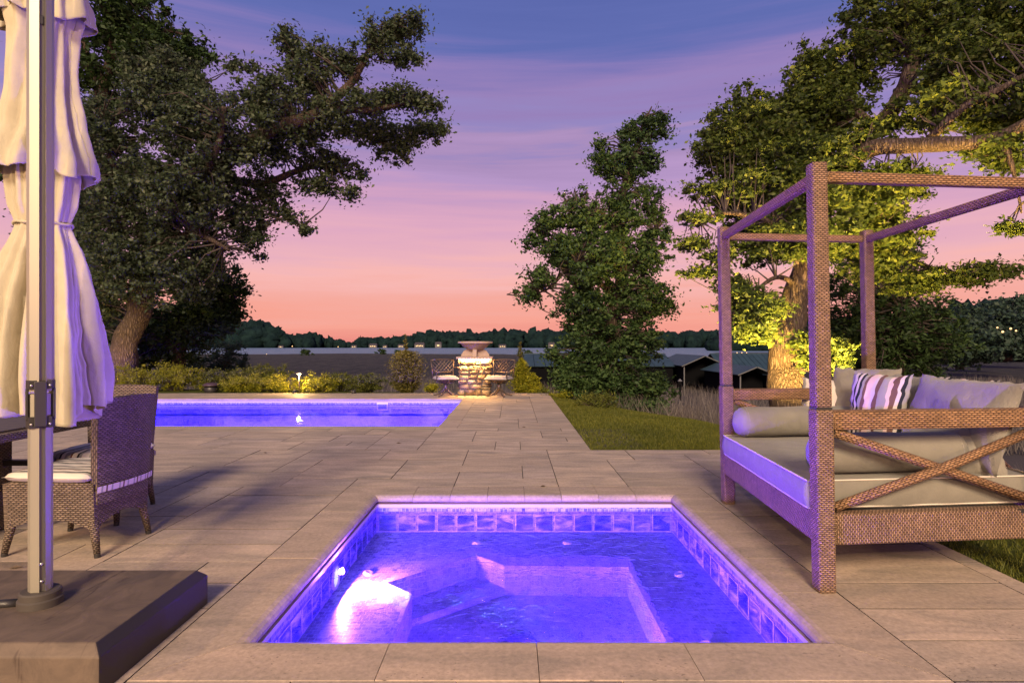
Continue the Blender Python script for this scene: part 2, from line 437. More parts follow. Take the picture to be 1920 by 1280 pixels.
xs = lines(-60, 70, 2.0, []) ; xs = [x for x in xs if x < LX or x > 12] + lines(LX, 12, .35, [LX, WX, EX])
xs = sorted(set(xs)); ys = lines(-12, 22, .35, [EY, FY, -3.0]) + lines(22.5, 60, 1.5, [])
ys = sorted(set(ys))
def in_patio(x, y):
    return (LX < x < WX and -3 < y < FY) or (WX <= x < EX and -3 < y < EY)
V = [(x, y, gz(x, y)) for y in ys for x in xs]; nx = len(xs)
Fc = [(j * nx + i, j * nx + i + 1, (j + 1) * nx + i + 1, (j + 1) * nx + i) for j in range(len(ys) - 1) for i in range(nx - 1)
      if not in_patio((xs[i] + xs[i + 1]) / 2, (ys[j] + ys[j + 1]) / 2)]
M['lawn'] = mat('lawn_soil_and_turf', rough=.95, spec=.1); t = NT(M['lawn'])
_n = t.noise(t.pos, 30, 6, .75)
_c = t.ramp(_n, [(.3, (.028, .036, .008)), (.55, (.065, .078, .015)), (.75, (.11, .11, .03))])
_sz = t.n('ShaderNodeSeparateXYZ', {0: t.pos}).outputs['Z']
_c = t.mix(t.n('ShaderNodeMapRange', {0: _sz, 1: -.25, 2: -.7}).outputs[0], _c, t.ramp(_n, [(.3, (.03, .027, .024)), (.7, (.12, .10, .095))]))
t.color(_c); t.bump(_n, .8, .03)
o = np_mesh('lawn', np.array(V), np.array(Fc), M['lawn'], smooth=True); tag(o, kind='structure')

M['marsh'] = mat('grey_brown_marsh', rough=1, spec=.05); t = NT(M['marsh'])
_p = t.pos
_n1 = t.noise(t.mapping(_p, (.5, .12, 1)), 1.3, 6, .7, .5); _n2 = t.noise(t.mapping(_p, (3.0, .5, 1)), 2, 4, .8)
_c = t.ramp(_n1, [(.3, (.06, .065, .07)), (.5, (.11, .108, .112)), (.7, (.165, .15, .135))])
_c = t.mix(.7, _c, t.ramp(_n2, [(.3, (.6, .6, .6)), (.7, (1.3, 1.3, 1.3))]), 'MULTIPLY')
t.color(_c); t.bump(_n2, 1.0, 1.2)
def flat(name, x0, x1, y0, y1, z, m, n=1):
    b = MB(); b.add([(x0, y0, z), (x1, y0, z), (x1, y1, z), (x0, y1, z)], [(0, 1, 2, 3)])
    return tag(b.build(name, m), kind='structure')
# marsh with a ragged shore line
mv = []; nseg = 160
for i in range(nseg + 1):
    x = -260 + 520 * i / nseg
    far = 282 + 26 * mnoise.noise(Vector((x * .02, 3, 0))) + 10 * mnoise.noise(Vector((x * .09, 9, 0)))
    if x > -4: far -= min(150, (x + 4) * 6) if x < 60 else 150
    if x > 75: far = 132 + min(190, (x - 75) * 6)
    mv += [(x, 40, -3.32), (x, far, -3.30)]
tag(np_mesh('marsh', np.array(mv), np.array([(2 * i, 2 * i + 2, 2 * i + 3, 2 * i + 1) for i in range(nseg)]), M['marsh']), kind='structure')
flat('marsh_bed', -260, 260, 18, 60, -3.36, M['marsh'])
M['lake'] = mat('still_lake_water', (.13, .20, .28), .45, spec=.22); t = NT(M['lake'])
t.bump(t.noise(t.mapping(t.pos, (.25, 1.2, 1)), 1.5, 4, .6), 1.0, .8)
flat('lake', -4000, 4000, 30, 6000, -3.44, M['lake'])
flat('far_ground', -3000, 3000, 770, 4000, -3.1, M['far_leaf'])
b = MB(); b.box((-15, 255, -3.32), (95, 3, .3)); tag(b.build('reed_bar', M['marsh']), kind='structure')

# ------------------------------------------------------------------ patio
patio = MB(); zt = -.0075
def slab(x0, x1, y0, y1): patio.box(((x0 + x1) / 2, (y0 + y1) / 2, zt - .06), (x1 - x0, y1 - y0, .12))
slab(LX, WX, -3, CY0); slab(LX, CX0, CY0, CY1); slab(CX1, EX, -3, EY); slab(WX, CX1, -3, CY0); slab(LX, CX1, CY1, QY0)
slab(QX1, WX, QY0, FY); slab(LX, QX1, QY1, FY); slab(LX, QX0, QY0, QY1)
slab(WX + .0, EX, EY - .0, EY) if False else None
patio_o = tag(patio.build('patio', M['joint']), kind='structure')
MOD = .3
def paver_mesh(w, d):
    g = .0034; e = .0012; w2 = w / 2 - g; d2 = d / 2 - g
    def ring(a, z): return [(-w2 + a, -d2 + a, z), (w2 - a, -d2 + a, z), (w2 - a, d2 - a, z), (-w2 + a, d2 - a, z)]
    v = ring(0, -.045) + ring(0, -.001) + ring(e, 0)
    f = [(k, (k + 1) % 4, 4 + (k + 1) % 4, 4 + k) for k in range(4)] + [(4 + k, 4 + (k + 1) % 4, 8 + (k + 1) % 4, 8 + k) for k in range(4)] + [(8, 9, 10, 11)]
    return v, f
ix0, ix1 = int(round((LX - CX0) / MOD)) - 1, int(math.ceil((EX - CX0) / MOD)); iy0, iy1 = -6, int(round((FY - CY0) / MOD))
def free(i, j):
    x = CX0 + (i + .5) * MOD; y = CY0 + (j + .5) * MOD
    if x < LX or y > FY or x - MOD / 2 > EX - .03: return False
    if x > WX + .12 and y > EY: return False
    if CX0 < x < CX1 and CY0 < y < CY1: return False
    if QX0 < x < QX1 and QY0 < y < QY1: return False
    return True
occ = {}; pieces = []
sizes = [((2, 1), 3), ((3, 1), 5), ((3, 2), 6), ((2, 2), 4), ((1, 1), .5), ((4, 2), 1.6), ((4, 1), 1.5), ((1, 2), .8), ((2, 3), 1)]
R = random.Random(5)
for j in range(iy0, iy1 + 1):
    for i in range(ix0, ix1 + 1):
        if (i, j) in occ or not free(i, j): continue
        opts = [(s_, w_) for s_, w_ in sizes]
        R.shuffle(opts); opts.sort(key=lambda q: -R.random() ** (1 / q[1]))
        for (w, d), _ in opts + [((1, 1), 1)]:
            cells = [(i + a, j + c) for a in range(w) for c in range(d)]
            if all(c not in occ and free(*c) for c in cells):
                for c in cells: occ[c] = 1
                x0, x1 = CX0 + i * MOD, CX0 + (i + w) * MOD; y0, y1 = CY0 + j * MOD, CY0 + (j + d) * MOD
                if y1 > EY and x1 > WX: x1 = min(x1, WX) if y0 >= EY - .01 else x1
                x1 = min(x1, EX); x0 = max(x0, LX)
                if x1 - x0 > .06: pieces.append((x0, x1, y0, y1))
                break
def px_size(p):
    x0, x1, y0, y1 = p; cy = max(.4, (y0 + y1) / 2); cx = (x0 + x1) / 2
    sx = 960 + cx / cy * F; sy = HY + H / cy * F
    if sx < -60 or sx > 1980 or sy > 1330: return 0
    return (x1 - x0) / cy * F * (y1 - y0) * H * F / cy ** 2
pieces.sort(key=px_size, reverse=True)
cache = {}
rest_v = []; rest_f = []
for k, (x0, x1, y0, y1) in enumerate(pieces):
    w, d = round(x1 - x0, 3), round(y1 - y0, 3); cx, cy = (x0 + x1) / 2, (y0 + y1) / 2; dz = R.uniform(-.0015, .0015)
    if k < 300 and px_size((x0, x1, y0, y1)) > 60:
        if (w, d) not in cache:
            v, f = paver_mesh(w, d); me = bpy.data.meshes.new('paver'); me.from_pydata(v, [], f); me.materials.append(M['paver']); me.materials.append(M['joint']); me.polygons.foreach_set('material_index', [1] * 4 + [0] * 5); cache[(w, d)] = me
        o = link('paver', cache[(w, d)], None, patio_o, (cx, cy, dz)); o.rotation_euler = (R.uniform(-.0012, .0012), R.uniform(-.0012, .0012), 0)
    else:
        v, f = paver_mesh(w, d); b0 = len(rest_v); rest_v += [(a + cx, c + cy, e + dz) for a, c, e in v]; rest_f += [[b0 + q for q in ff] for ff in f]
o = np_mesh('pavers_beyond', np.array(rest_v), np.array(rest_f), [M['paver'], M['joint']], patio_o); o['kind'] = 'stuff'; o.data.polygons.foreach_set('material_index', ([1] * 4 + [0] * 5) * (len(rest_f) // 9))

# ------------------------------------------------------------------ coping stones
def coping_run(parent, p0, p1, inward, width, n, m, miter=(1, 1)):
    """stones laid from p0 to p1 along the inner edge; inward = unit vector pointing to the water"""
    p0 = Vector((*p0, 0)); p1 = Vector((*p1, 0)); d = (p1 - p0); Lh = d.length; d.normalize(); inw = Vector((*inward, 0))
    prof = [(-width, -.055), (-width, -.003), (-width + .004, 0), (-.028, 0), (-.006, -.006), (.010, -.018), (.018, -.032), (.016, -.046), (.006, -.055)]
    for k in range(n):
        a = Lh * k / n + .0015; c = Lh * (k + 1) / n - .0015; b = MB(); vs = []
        for q, s_ in ((a, 0), (c, 1)):
            for (u, z) in prof:
                e = 0
                if k == 0 and s_ == 0 and miter[0]: e = u
                if k == n - 1 and s_ == 1 and miter[1]: e = -u
                vs.append(p0 + d * (q + e) + inw * u + Vector((0, 0, z)))
        m_ = len(prof); fs = [(i, i + 1, m_ + i + 1, m_ + i) for i in range(m_ - 1)] + [tuple(range(m_)), tuple(range(2 * m_ - 1, m_ - 1, -1)), (m_ - 1, 0, m_, 2 * m_ - 1)]
        b.add(vs, fs); o = b.build('coping_stone', m, parent)
        o.location.z = R.uniform(-.001, .001)

# ------------------------------------------------------------------ liners and water
def liner(name, s1, c_lo, c_hi, c_spot):
    m = mat(name, rough=.35, spec=.4); t = NT(m)
    v = t.n('ShaderNodeVectorMath', {0: t.uv, 1: t.n('ShaderNodeVectorMath', {0: t.n('ShaderNodeTexNoise', {'Vector': t.pos, 'Scale': 5.0, 'Detail': 2.0}).outputs[1], 'Scale': .035}, operation='SCALE').outputs[0]}, operation='ADD').outputs[0]
    br = t.n('ShaderNodeTexBrick', {'Vector': t.mapping(v, (s1, s1, 1)), 'Scale': 1.0, 'Mortar Size': .07, 'Mortar Smooth': .3, 'Brick Width': 1.0, 'Row Height': 1.0,
             'Color1': (0, 0, 0, 1), 'Color2': (1, 1, 1, 1), 'Mortar': (.5, .5, .5, 1), 'Bias': 0.0}); br.offset = .5
    ce = t.n('ShaderNodeTexWhiteNoise', {'Vector': t.n('ShaderNodeVectorMath', {0: t.mapping(v, (s1 * 1.0, s1, 1))}, operation='FLOOR').outputs[0]}).outputs[0]
    c = t.ramp(br.outputs['Color'], [(0, c_lo), (.45, c_hi), (.9, c_spot)])
    c = t.mix(.45, c, t.ramp(t.noise(v, s1 * .55, 4, .7), [(.3, c_lo), (.7, c_spot)]))
    c = t.mix(br.outputs['Fac'], c, c_spot)
    c = t.mix(.5, c, t.ramp(t.noise(v, 2.0, 4), [(.3, (.6, .6, .6)), (.7, (1.3, 1.3, 1.3))]), 'MULTIPLY')
    t.color(c); return m
M['mosaic'] = liner('blue_mosaic_liner', 26, (.03, .02, .26), (.30, .27, .68), (.78, .76, .97))
M['mosaic_big'] = liner('pool_blue_liner', 20, (.05, .06, .42), (.15, .17, .66), (.36, .38, .85))
M['border'] = liner('speckled_waterline_border', 34, (.012, .010, .07), (.07, .06, .34), (.45, .42, .85))
M['track'] = mat('pale_liner_track', (.55, .47, .42), .5)
M['gap'] = mat('rust_shadow_gap', (.10, .05, .03), .8)
M['wtile'] = mat('marbled_blue_tile', rough=.25); t = NT(M['wtile'])
_o = t.n('ShaderNodeCombineXYZ', {'X': t.math('MULTIPLY', t.objrand, 50.), 'Y': t.math('MULTIPLY', t.objrand, 31.)}).outputs[0]
_v = t.n('ShaderNodeVectorMath', {0: t.obj, 1: _o}, operation='ADD').outputs[0]
_n = t.noise(t.mapping(_v, (3, 3, 9), (.4, .5, .3)), 1.7, 4, .55, .7)
t.color(t.ramp(_n, [(.34, (.015, .015, .16)), (.47, (.05, .05, .32)), (.54, (.22, .22, .58)), (.64, (.75, .75, .95))]))
M['grout'] = mat('pale_tile_edge', (.60, .58, .85), .5)

def water(name, bump_s, scale, dist, murk=.5, rough=.1, churn=False):
    m = bpy.data.materials.new(name); m.use_nodes = True; t = NT(m)
    n = t.math('ADD', t.noise(t.pos, scale, 3, .55, .4), t.math('MULTIPLY', t.noise(t.pos, scale * 3.3, 2), .25))
    bp = t.n('ShaderNodeBump', {'Height': n, 'Strength': bump_s, 'Distance': dist}).outputs[0]
    gl = t.n('ShaderNodeBsdfGlossy', {'Color': (.36, .42, .85, 1), 'Roughness': .02, 'Normal': bp})
    tr = t.n('ShaderNodeBsdfTransparent', {'Color': (.93, .96, 1, 1)})
    fr = t.n('ShaderNodeFresnel', {'IOR': 1.333, 'Normal': bp}).outputs[0]
    rf = t.n('ShaderNodeBsdfRefraction', {'Color': (.93, .96, 1, 1), 'Roughness': rough, 'IOR': 1.10, 'Normal': bp})
    if churn:
        dd = t.n('ShaderNodeVectorMath', {0: t.pos, 1: (.15, 3.25, -.128)}, operation='DISTANCE').outputs['Value']
        murk = t.n('ShaderNodeMapRange', {0: dd, 1: .35, 2: 1.25, 3: .80, 4: .26}).outputs[0]
    body = t.n('ShaderNodeMixShader', {0: murk, 1: tr.outputs[0], 2: rf.outputs[0]})
    mx = t.n('ShaderNodeMixShader', {0: fr, 1: body.outputs[0], 2: gl.outputs[0]})
    out = [x for x in t.t.nodes if x.type == 'OUTPUT_MATERIAL'][0]; t.l(mx.outputs[0], out.inputs[0]); return m
M['spa_water'] = water('stirred_tub_water', .8, 10, .03, .34, .08, True)
M['pool_water'] = water('clear_pool_water', .15, 1.5, .02, .2, .05)
BLUE = (.095, .028, 1.0)

# ------------------------------------------------------------------ hot tub
tub = empty('hot_tub', (0, 0, 0), 0, 'square sunken hot tub glowing blue, set into the paving in front', 'hot tub')
coping_run(tub, (SX0, SY1), (SX1, SY1), (0, -1), .30, 8, M['coping'])
coping_run(tub, (SX1, SY0), (SX0, SY0), (0, 1), .30, 4, M['coping'])
coping_run(tub, (SX0, SY0), (SX0, SY1), (1, 0), .30, 5, M['coping'])
coping_run(tub, (SX1, SY1), (SX1, SY0), (-1, 0), .30, 5, M['coping'])
def wall_quad(b, p, q, z0, z1, off=0.0, mi=0):
    u = math.hypot(q[0] - p[0], q[1] - p[1])
    b.add([(p[0], p[1], z0), (q[0], q[1], z0), (q[0], q[1], z1), (p[0], p[1], z1)], [(0, 1, 2, 3)], [[(off, z0), (off + u, z0), (off + u, z1), (off, z1)]], mi)
def ring_walls(x0, x1, y0, y1, z0, z1, ins):
    b = MB(); x0 += ins; x1 -= ins; y0 += ins; y1 -= ins
    for p, q in (((x0, y1), (x1, y1)), ((x1, y1), (x1, y0)), ((x1, y0), (x0, y0)), ((x0, y0), (x0, y1))): wall_quad(b, p, q, z0, z1)
    return b
ring_walls(SX0, SX1, SY0, SY1, -.0605, -.0545, -.004).build('gasket', M['gap'], tub)
ring_walls(SX0, SX1, SY0, SY1, -.070, -.0605, .004).build('gasket', M['gap'], tub)
def track(x0, x1, y0, y1, z0, z1, parent):
    b = MB(); w = .014
    b.box(((x0 + x1) / 2, y1 - w / 2, (z0 + z1) / 2), (x1 - x0, w, z1 - z0)); b.box(((x0 + x1) / 2, y0 + w / 2, (z0 + z1) / 2), (x1 - x0, w, z1 - z0))
    b.box((x0 + w / 2, (y0 + y1) / 2, (z0 + z1) / 2), (w, y1 - y0 - 2 * w - .002, z1 - z0)); b.box((x1 - w / 2, (y0 + y1) / 2, (z0 + z1) / 2), (w, y1 - y0 - 2 * w - .002, z1 - z0))
    return b.build('liner_track', M['track'], parent)
track(SX0, SX1, SY0, SY1, -.096, -.071, tub)
ring_walls(SX0, SX1, SY0, SY1, -.150, -.0965, .003).build('mosaic_border', M['border'], tub)
ring_walls(SX0, SX1, SY0, SY1, -.34, -.150, .001).build('wall', M['mosaic'], tub)
zb = -.298
well = [(-.61, 2.62), (-.61, 3.69), (-.80, 3.86), (-.26, 4.36), (-.05, 4.16), (.79, 4.13), (.79, 2.62)]
# bench deck = square minus well (fan of quads by hand)
b = MB()
A_, B_, C_, D_ = (SX0 + .003, SY0 + .003), (SX0 + .003, SY1 - .003), (SX1 - .003, SY1 - .003), (SX1 - .003, SY0 + .003)
def poly(b, pts, z, mi=0): b.add([(x, y, z) for x, y in pts], [tuple(range(len(pts)))], [[(x, y) for x, y in pts]], mi)
w0, w1, w2, w3, w4, w5, w6 = well
for pts in ([A_, w0, w1], [A_, w1, w2], [A_, w2, B_], [B_, w2, w3], [B_, w3, C_], [C_, w3, w4], [C_, w4, w5], [C_, w5, D_], [D_, w5, w6], [D_, w6, w0], [D_, w0, A_]): poly(b, pts, zb)
b.build('bench', M['mosaic'], tub)
b = MB()
for p, q in zip(well, well[1:] + well[:1]): wall_quad(b, q, p, -.50, zb)
b.build('foot_well', M['mosaic'], tub)
b = MB(); poly(b, [w1, w2, w3, w4], -.455); b.build('step', M['mosaic'], tub)
b = MB(); wall_quad(b, w4, w1, -.50, -.455); b.build('step_riser', M['mosaic'], tub)
b = MB(); poly(b, well, -.50); b.build('floor', M['mosaic'], tub)
M['drain'] = mat('pale_plastic_fitting', (.75, .75, .8), .4)
b = MB(); b.lathe([(0, .03), (.05, .028), (.10, .012), (.105, 0)], 24, (.03, 3.25, -.50)); b.build('drain_cover', mat('dark_blue_drain', (.05, .06, .3), .4), tub, True)
# tile course under the water line
tm = MB(); s_ = .146
tm.add([(-s_ / 2, 0, -.065), (s_ / 2, 0, -.065), (s_ / 2, 0, .065), (-s_ / 2, 0, .065)], [(0, 1, 2, 3)])
def tile_mesh():
    b = MB(); w = .0735; h = .0695; e = .006
    o_ = [(-w, 0, -h), (w, 0, -h), (w, 0, h), (-w, 0, h)]; m_ = [(-w, -.004, -h), (w, -.004, -h), (w, -.004, h), (-w, -.004, h)]
    i_ = [(-w + e, -.006, -h + e), (w - e, -.006, -h + e), (w - e, -.006, h - e), (-w + e, -.006, h - e)]
    b.add(o_ + m_ + i_, [(k, (k + 1) % 4, 4 + (k + 1) % 4, 4 + k) for k in range(4)], mi=0)
    b.add(m_ + i_, [(k, (k + 1) % 4, 4 + (k + 1) % 4, 4 + k) for k in range(4)], mi=1)
    b.add(i_, [(0, 1, 2, 3)], mi=0)
    me = b.mesh('tile'); me.materials.append(M['wtile']); me.materials.append(M['grout']); return me
tme = tile_mesh()
for side in range(4):
    for k in range(15):
        q = .016 + .158 * k + .079
        if side == 0: loc, rz = (SX0 + q, SY1 - .002, 0), 0
        elif side == 1: loc, rz = (SX1 - .002, SY0 + q, 0), -math.pi / 2
        elif side == 2: loc, rz = (SX0 + .002, SY0 + q, 0), math.pi / 2
        else: loc, rz = (SX0 + q, SY0 + .002, 0), math.pi
        o = link('tile', tme, None, tub, (loc[0], loc[1], -.223)); o.rotation_euler = (0, 0, rz)
# jets
def jet(loc, nrm):
    b = MB(); b.lathe([(0, .012), (.012, .012), (.016, .02), (.03, .018), (.036, .006), (.036, 0)], 20)
    o = b.build('jet', M['drain'], tub, True); o.location = loc; o.rotation_euler = Vector(nrm).to_track_quat('Z', 'Y').to_euler()
for loc, nrm in (((-.27, 4.62, zb), (0, 0, 1)), ((.42, 4.62, zb), (0, 0, 1)), ((1.1, 3.98, zb), (-.3, 0, 1)), ((.98, 3.05, zb), (-.3, 0, 1)), ((-.95, 4.0, zb), (.3, 0, 1))): jet(loc, nrm)
# underwater lamp in the left wall
b = MB(); b.lathe([(0, .008), (.050, .008)], 28); lens = b.build('lamp_lens', mat('lit_lens', (.8, .8, 1), .3, emit=(.6, .7, 1), estr=2), tub, True)
lens.location = (SX0 + .004, 3.74, -.222); lens.rotation_euler = (0, math.pi / 2, 0)
b = MB(); b.lathe([(.052, .008), (.056, .016), (.068, .016), (.074, .004), (.074, 0)], 28); o = b.build('lamp_ring', M['drain'], tub, True); o.location = lens.location; o.rotation_euler = lens.rotation_euler
lamp('AREA', 'tub_lamp_and_fill', (SX0 + .05, 3.74, -.215), 460, (.15, .045, 1.0), .045, (1, 0, .40))
lamp('AREA', 'tub_light_core', (SX0 + .06, 3.74, -.17), 11, (.22, .62, 1), .03, (1, -.08, -.62)).data.spread = math.radians(62)
lamp('AREA', 'tub_lamp_and_fill', (.9, SY0 + .05, -.2), 55, (.16, .07, 1.0), .09, (-1, .06, .52)).data.spread = math.radians(70)  # unseen lamp added to throw blue onto the umbrella
lamp('AREA', 'tub_lamp_and_fill', (.3, SY0 + .05, -.2), 270, (.17, .045, 1.0), .3, (0, 1, .02))  # unseen fill added to spread the violet over walls and bench
tw = MB(); e_ = .006
poly(tw, [(SX0 + e_, SY0 + e_), (SX1 - e_, SY0 + e_), (SX1 - e_, SY1 - e_), (SX0 + e_, SY1 - e_)], -.128); tag(tw.build('tub_water', M['spa_water']), kind='structure')

# ------------------------------------------------------------------ swimming pool
pool = empty('swimming_pool', (0, 0, 0), 0, 'long rectangular swimming pool glowing blue beyond the paving', 'pool')
coping_run(pool, (PX0, PY1), (PX1, PY1), (0, -1), .30, 20, M['coping'])
coping_run(pool, (PX1, PY0), (PX0, PY0), (0, 1), .28, 20, M['coping'])
coping_run(pool, (PX1, PY1), (PX1, PY0), (-1, 0), .30, 8, M['coping'])
coping_run(pool, (PX0, PY0), (PX0, PY1), (1, 0), .30, 8, M['coping'])
track(PX0, PX1, PY0, PY1, -.085, -.056, pool)
ring_walls(PX0, PX1, PY0, PY1, -.185, -.0855, .003).build('mosaic_border', M['border'], pool)
ring_walls(PX0, PX1, PY0, PY1, -1.3, -.185, .001).build('wall', M['mosaic_big'], pool)
b = MB(); b.box(((PX0 + PX1) / 2, PY1 - .16, -.38), (PX1 - PX0 - .01, .31, .05)); b.build('ledge', M['mosaic_big'], pool)
b = MB(); poly(b, [(PX0, PY0), (PX1, PY0), (PX1, PY1), (PX0, PY1)], -1.25); b.build('floor', M['mosaic_big'], pool)
sk = at(717, 762, PY1 - .01)
b = MB(); 
for dx, dz, w, h in ((0, .07, .25, .03), (0, -.07, .25, .03), (-.11, 0, .03, .11), (.11, 0, .03, .11)): b.box((sk.x + dx, PY1 - .012, sk.z + dz), (w, .014, h))
fr = b.build('skimmer_frame', M['drain'], pool)
b = MB(); b.box((sk.x, PY1 - .006, sk.z), (.188, .006, .108)); b.build('skimmer_mouth', mat('deep_blue_opening', (.03, .03, .25), .5), fr)
for px in (-12.2, -10.6, -9, -7.4, -5.8, -4.4, -3.1, -1.9):
    lamp('AREA', 'pool_light', (px, PY0 + .06, -.55), 200, (.07, .028, 1.0), .25, (0, 1, -.13)).data.spread = math.radians(44)
pw = MB(); poly(pw, [(PX0 + e_, PY0 + e_), (PX1 - e_, PY0 + e_), (PX1 - e_, PY1 - e_), (PX0 + e_, PY1 - e_)], -.12); tag(pw.build('pool_water', M['pool_water']), kind='structure')

# ------------------------------------------------------------------ foliage machinery
def leaf_quads(C, size, aspect=.5, up=.35, jitter=.5, rg=rng, normals=None):
    """C (n,3) leaf centres -> rhombic leaves"""
    n = len(C); a = rg.normal(size=(n, 3)); a[:, 2] *= .7
    a /= np.linalg.norm(a, axis=1, keepdims=True) + 1e-9
    nn = rg.normal(size=(n, 3)) if normals is None else normals + .6 * rg.normal(size=(n, 3))
    nn[:, 2] += up
    nn -= a * (nn * a).sum(1, keepdims=True); nn /= np.linalg.norm(nn, axis=1, keepdims=True) + 1e-9
    s = np.cross(a, nn); L_ = size * (1 + jitter * rg.uniform(-1, 1, (n, 1)))
    p0 = C - a * L_ / 2; p2 = C + a * L_ / 2
    mid = C - a * L_ * .08 + nn * L_ * .07
    p1 = mid + s * L_ * aspect / 2; p3 = mid - s * L_ * aspect / 2
    V = np.stack([p0, p1, p2, p3], 1).reshape(-1, 3); Fq = np.arange(4 * n).reshape(n, 4)
    return V, Fq
def clumps_in(c, r, n, rg=rng, shell=.45):
    d = rg.normal(size=(n, 3)); d /= np.linalg.norm(d, axis=1, keepdims=True)
    rad = rg.uniform(0, 1, (n, 1)) ** .42 * rg.uniform(.75, 1.22, (n, 1))
    return np.array(c) + d * rad * np.array(r)
def leaves_around(cl, per, cr, rg=rng, flat=.7):
    n = len(cl); per = int(per)
    d = rg.normal(size=(n, per, 3)); d /= np.linalg.norm(d, axis=2, keepdims=True)
    rad = np.minimum(np.abs(rg.normal(0, .60, (n, per, 1))), 1.35)
    rr = cr * rg.uniform(.35, 1.45, (n, 1, 1))
    P = cl[:, None, :] + d * rad * rr * np.array([1, 1, flat])
    return P.reshape(-1, 3), d.reshape(-1, 3)
def limb_tubes(paths, n=8):
    b = MB()
    for path in paths:
        pts = [Vector(p[:3]) for p in path]; rs = [p[3] for p in path]
        # smooth resample with jitter
        P = []; Rr = []
        for i in range(len(pts) - 1):
            p0 = pts[max(i - 1, 0)]; p1 = pts[i]; p2 = pts[i + 1]; p3 = pts[min(i + 2, len(pts) - 1)]
            for k in range(6):
                t_ = k / 6
                q = .5 * ((2 * p1) + (-p0 + p2) * t_ + (2 * p0 - 5 * p1 + 4 * p2 - p3) * t_ ** 2 + (-p0 + 3 * p1 - 3 * p2 + p3) * t_ ** 3)
                r = rs[i] * (1 - t_) + rs[i + 1] * t_
                q += Vector((mnoise.noise(q * 1.3), mnoise.noise(q * 1.3 + Vector((9, 0, 0))), 0)) * r * .8
                P.append(q); Rr.append(r * (1 + .12 * mnoise.noise(q * 3)))
        P.append(pts[-1]); Rr.append(rs[-1]); b.tube(P, Rr, n)
    return b
def tree(name, label, cat, base, trunk, limbs, blobs, lm, leaf_size, per=40, cr=.42, twig_r=.018, group=None, bm='bark', flat=.7, extra_twigs=None, aspect=.5, up=.35, dens=1.0):
    """base world; trunk/limbs lists of (x,y,z,r) world; blobs list of (centre, radii, nclumps)"""
    base = Vector(base); root = empty(name, base, 0, label, cat, group)
    loc = lambda p: (p[0] - base.x, p[1] - base.y, p[2] - base.z)
    tb = limb_tubes([[(*loc(p), p[3]) for p in trunk]], 18); to = tb.build('trunk', M[bm], root, True)
    nodes = []
    for path in [trunk[1:]] + limbs:
        for p, q in zip(path, path[1:]):
            for k in range(5):
                t_ = k / 5; nodes.append([p[i] * (1 - t_) + q[i] * t_ for i in range(3)])
    nodes = np.array(nodes)
    for lp in limbs:
        limb_tubes([[(*loc(p), p[3]) for p in lp]], 10).build('limb', M[bm], root, True)
    allc = np.concatenate([clumps_in(c, r, int(n * dens)) for c, r, n in blobs])
    tw = MB()
    step = max(1, len(allc) // 900)
    for c in allc[::step]:
        dd = ((nodes - c) ** 2).sum(1) + 1.5 * np.maximum(0, nodes[:, 2] - c[2]) ** 2
        nd = nodes[dd.argmin()]
        if np.linalg.norm(nd - c) > (1.5 if name == 'linden_tree' else 2.6): continue
        m_ = (nd + c) / 2 + rng.normal(size=3) * .12 + np.array([0, 0, .08]); tw.tube([loc(nd), loc(m_), loc(c)], [twig_r * 1.6, twig_r, twig_r * .35], 5, False)
    if extra_twigs:
        for a, c in extra_twigs:
            a = Vector(a); c = Vector(c); m_ = (a + c) / 2 + Vector((0, 0, .06)); tw.tube([loc(a), loc(m_), loc(c)], [twig_r, twig_r * .7, twig_r * .2], 5, False)
    if tw.v: tw.build('twigs', M['twig'], root, True)['kind'] = 'stuff'
    P, Nn = leaves_around(allc, per, cr, flat=flat)
    Vv, Fq = leaf_quads(P, leaf_size, aspect, up, normals=Nn)
    np_mesh('crown', Vv - np.array(base), Fq, lm if not isinstance(lm, str) else M[lm], root)
    return root, allc
def A4(x, y, Y, r): p = at(x, y, Y); return (p.x, p.y, p.z, r)
def BL(x, y, Y, rx, ry, rd, n):
    """blob given by its place and radii as seen at distance Y, rd its radius in depth"""
    k = Y / F; p = at(x, y, Y); return (tuple(p), (rx * k, rd, ry * k), n)
PXM = lambda Y: Y / F

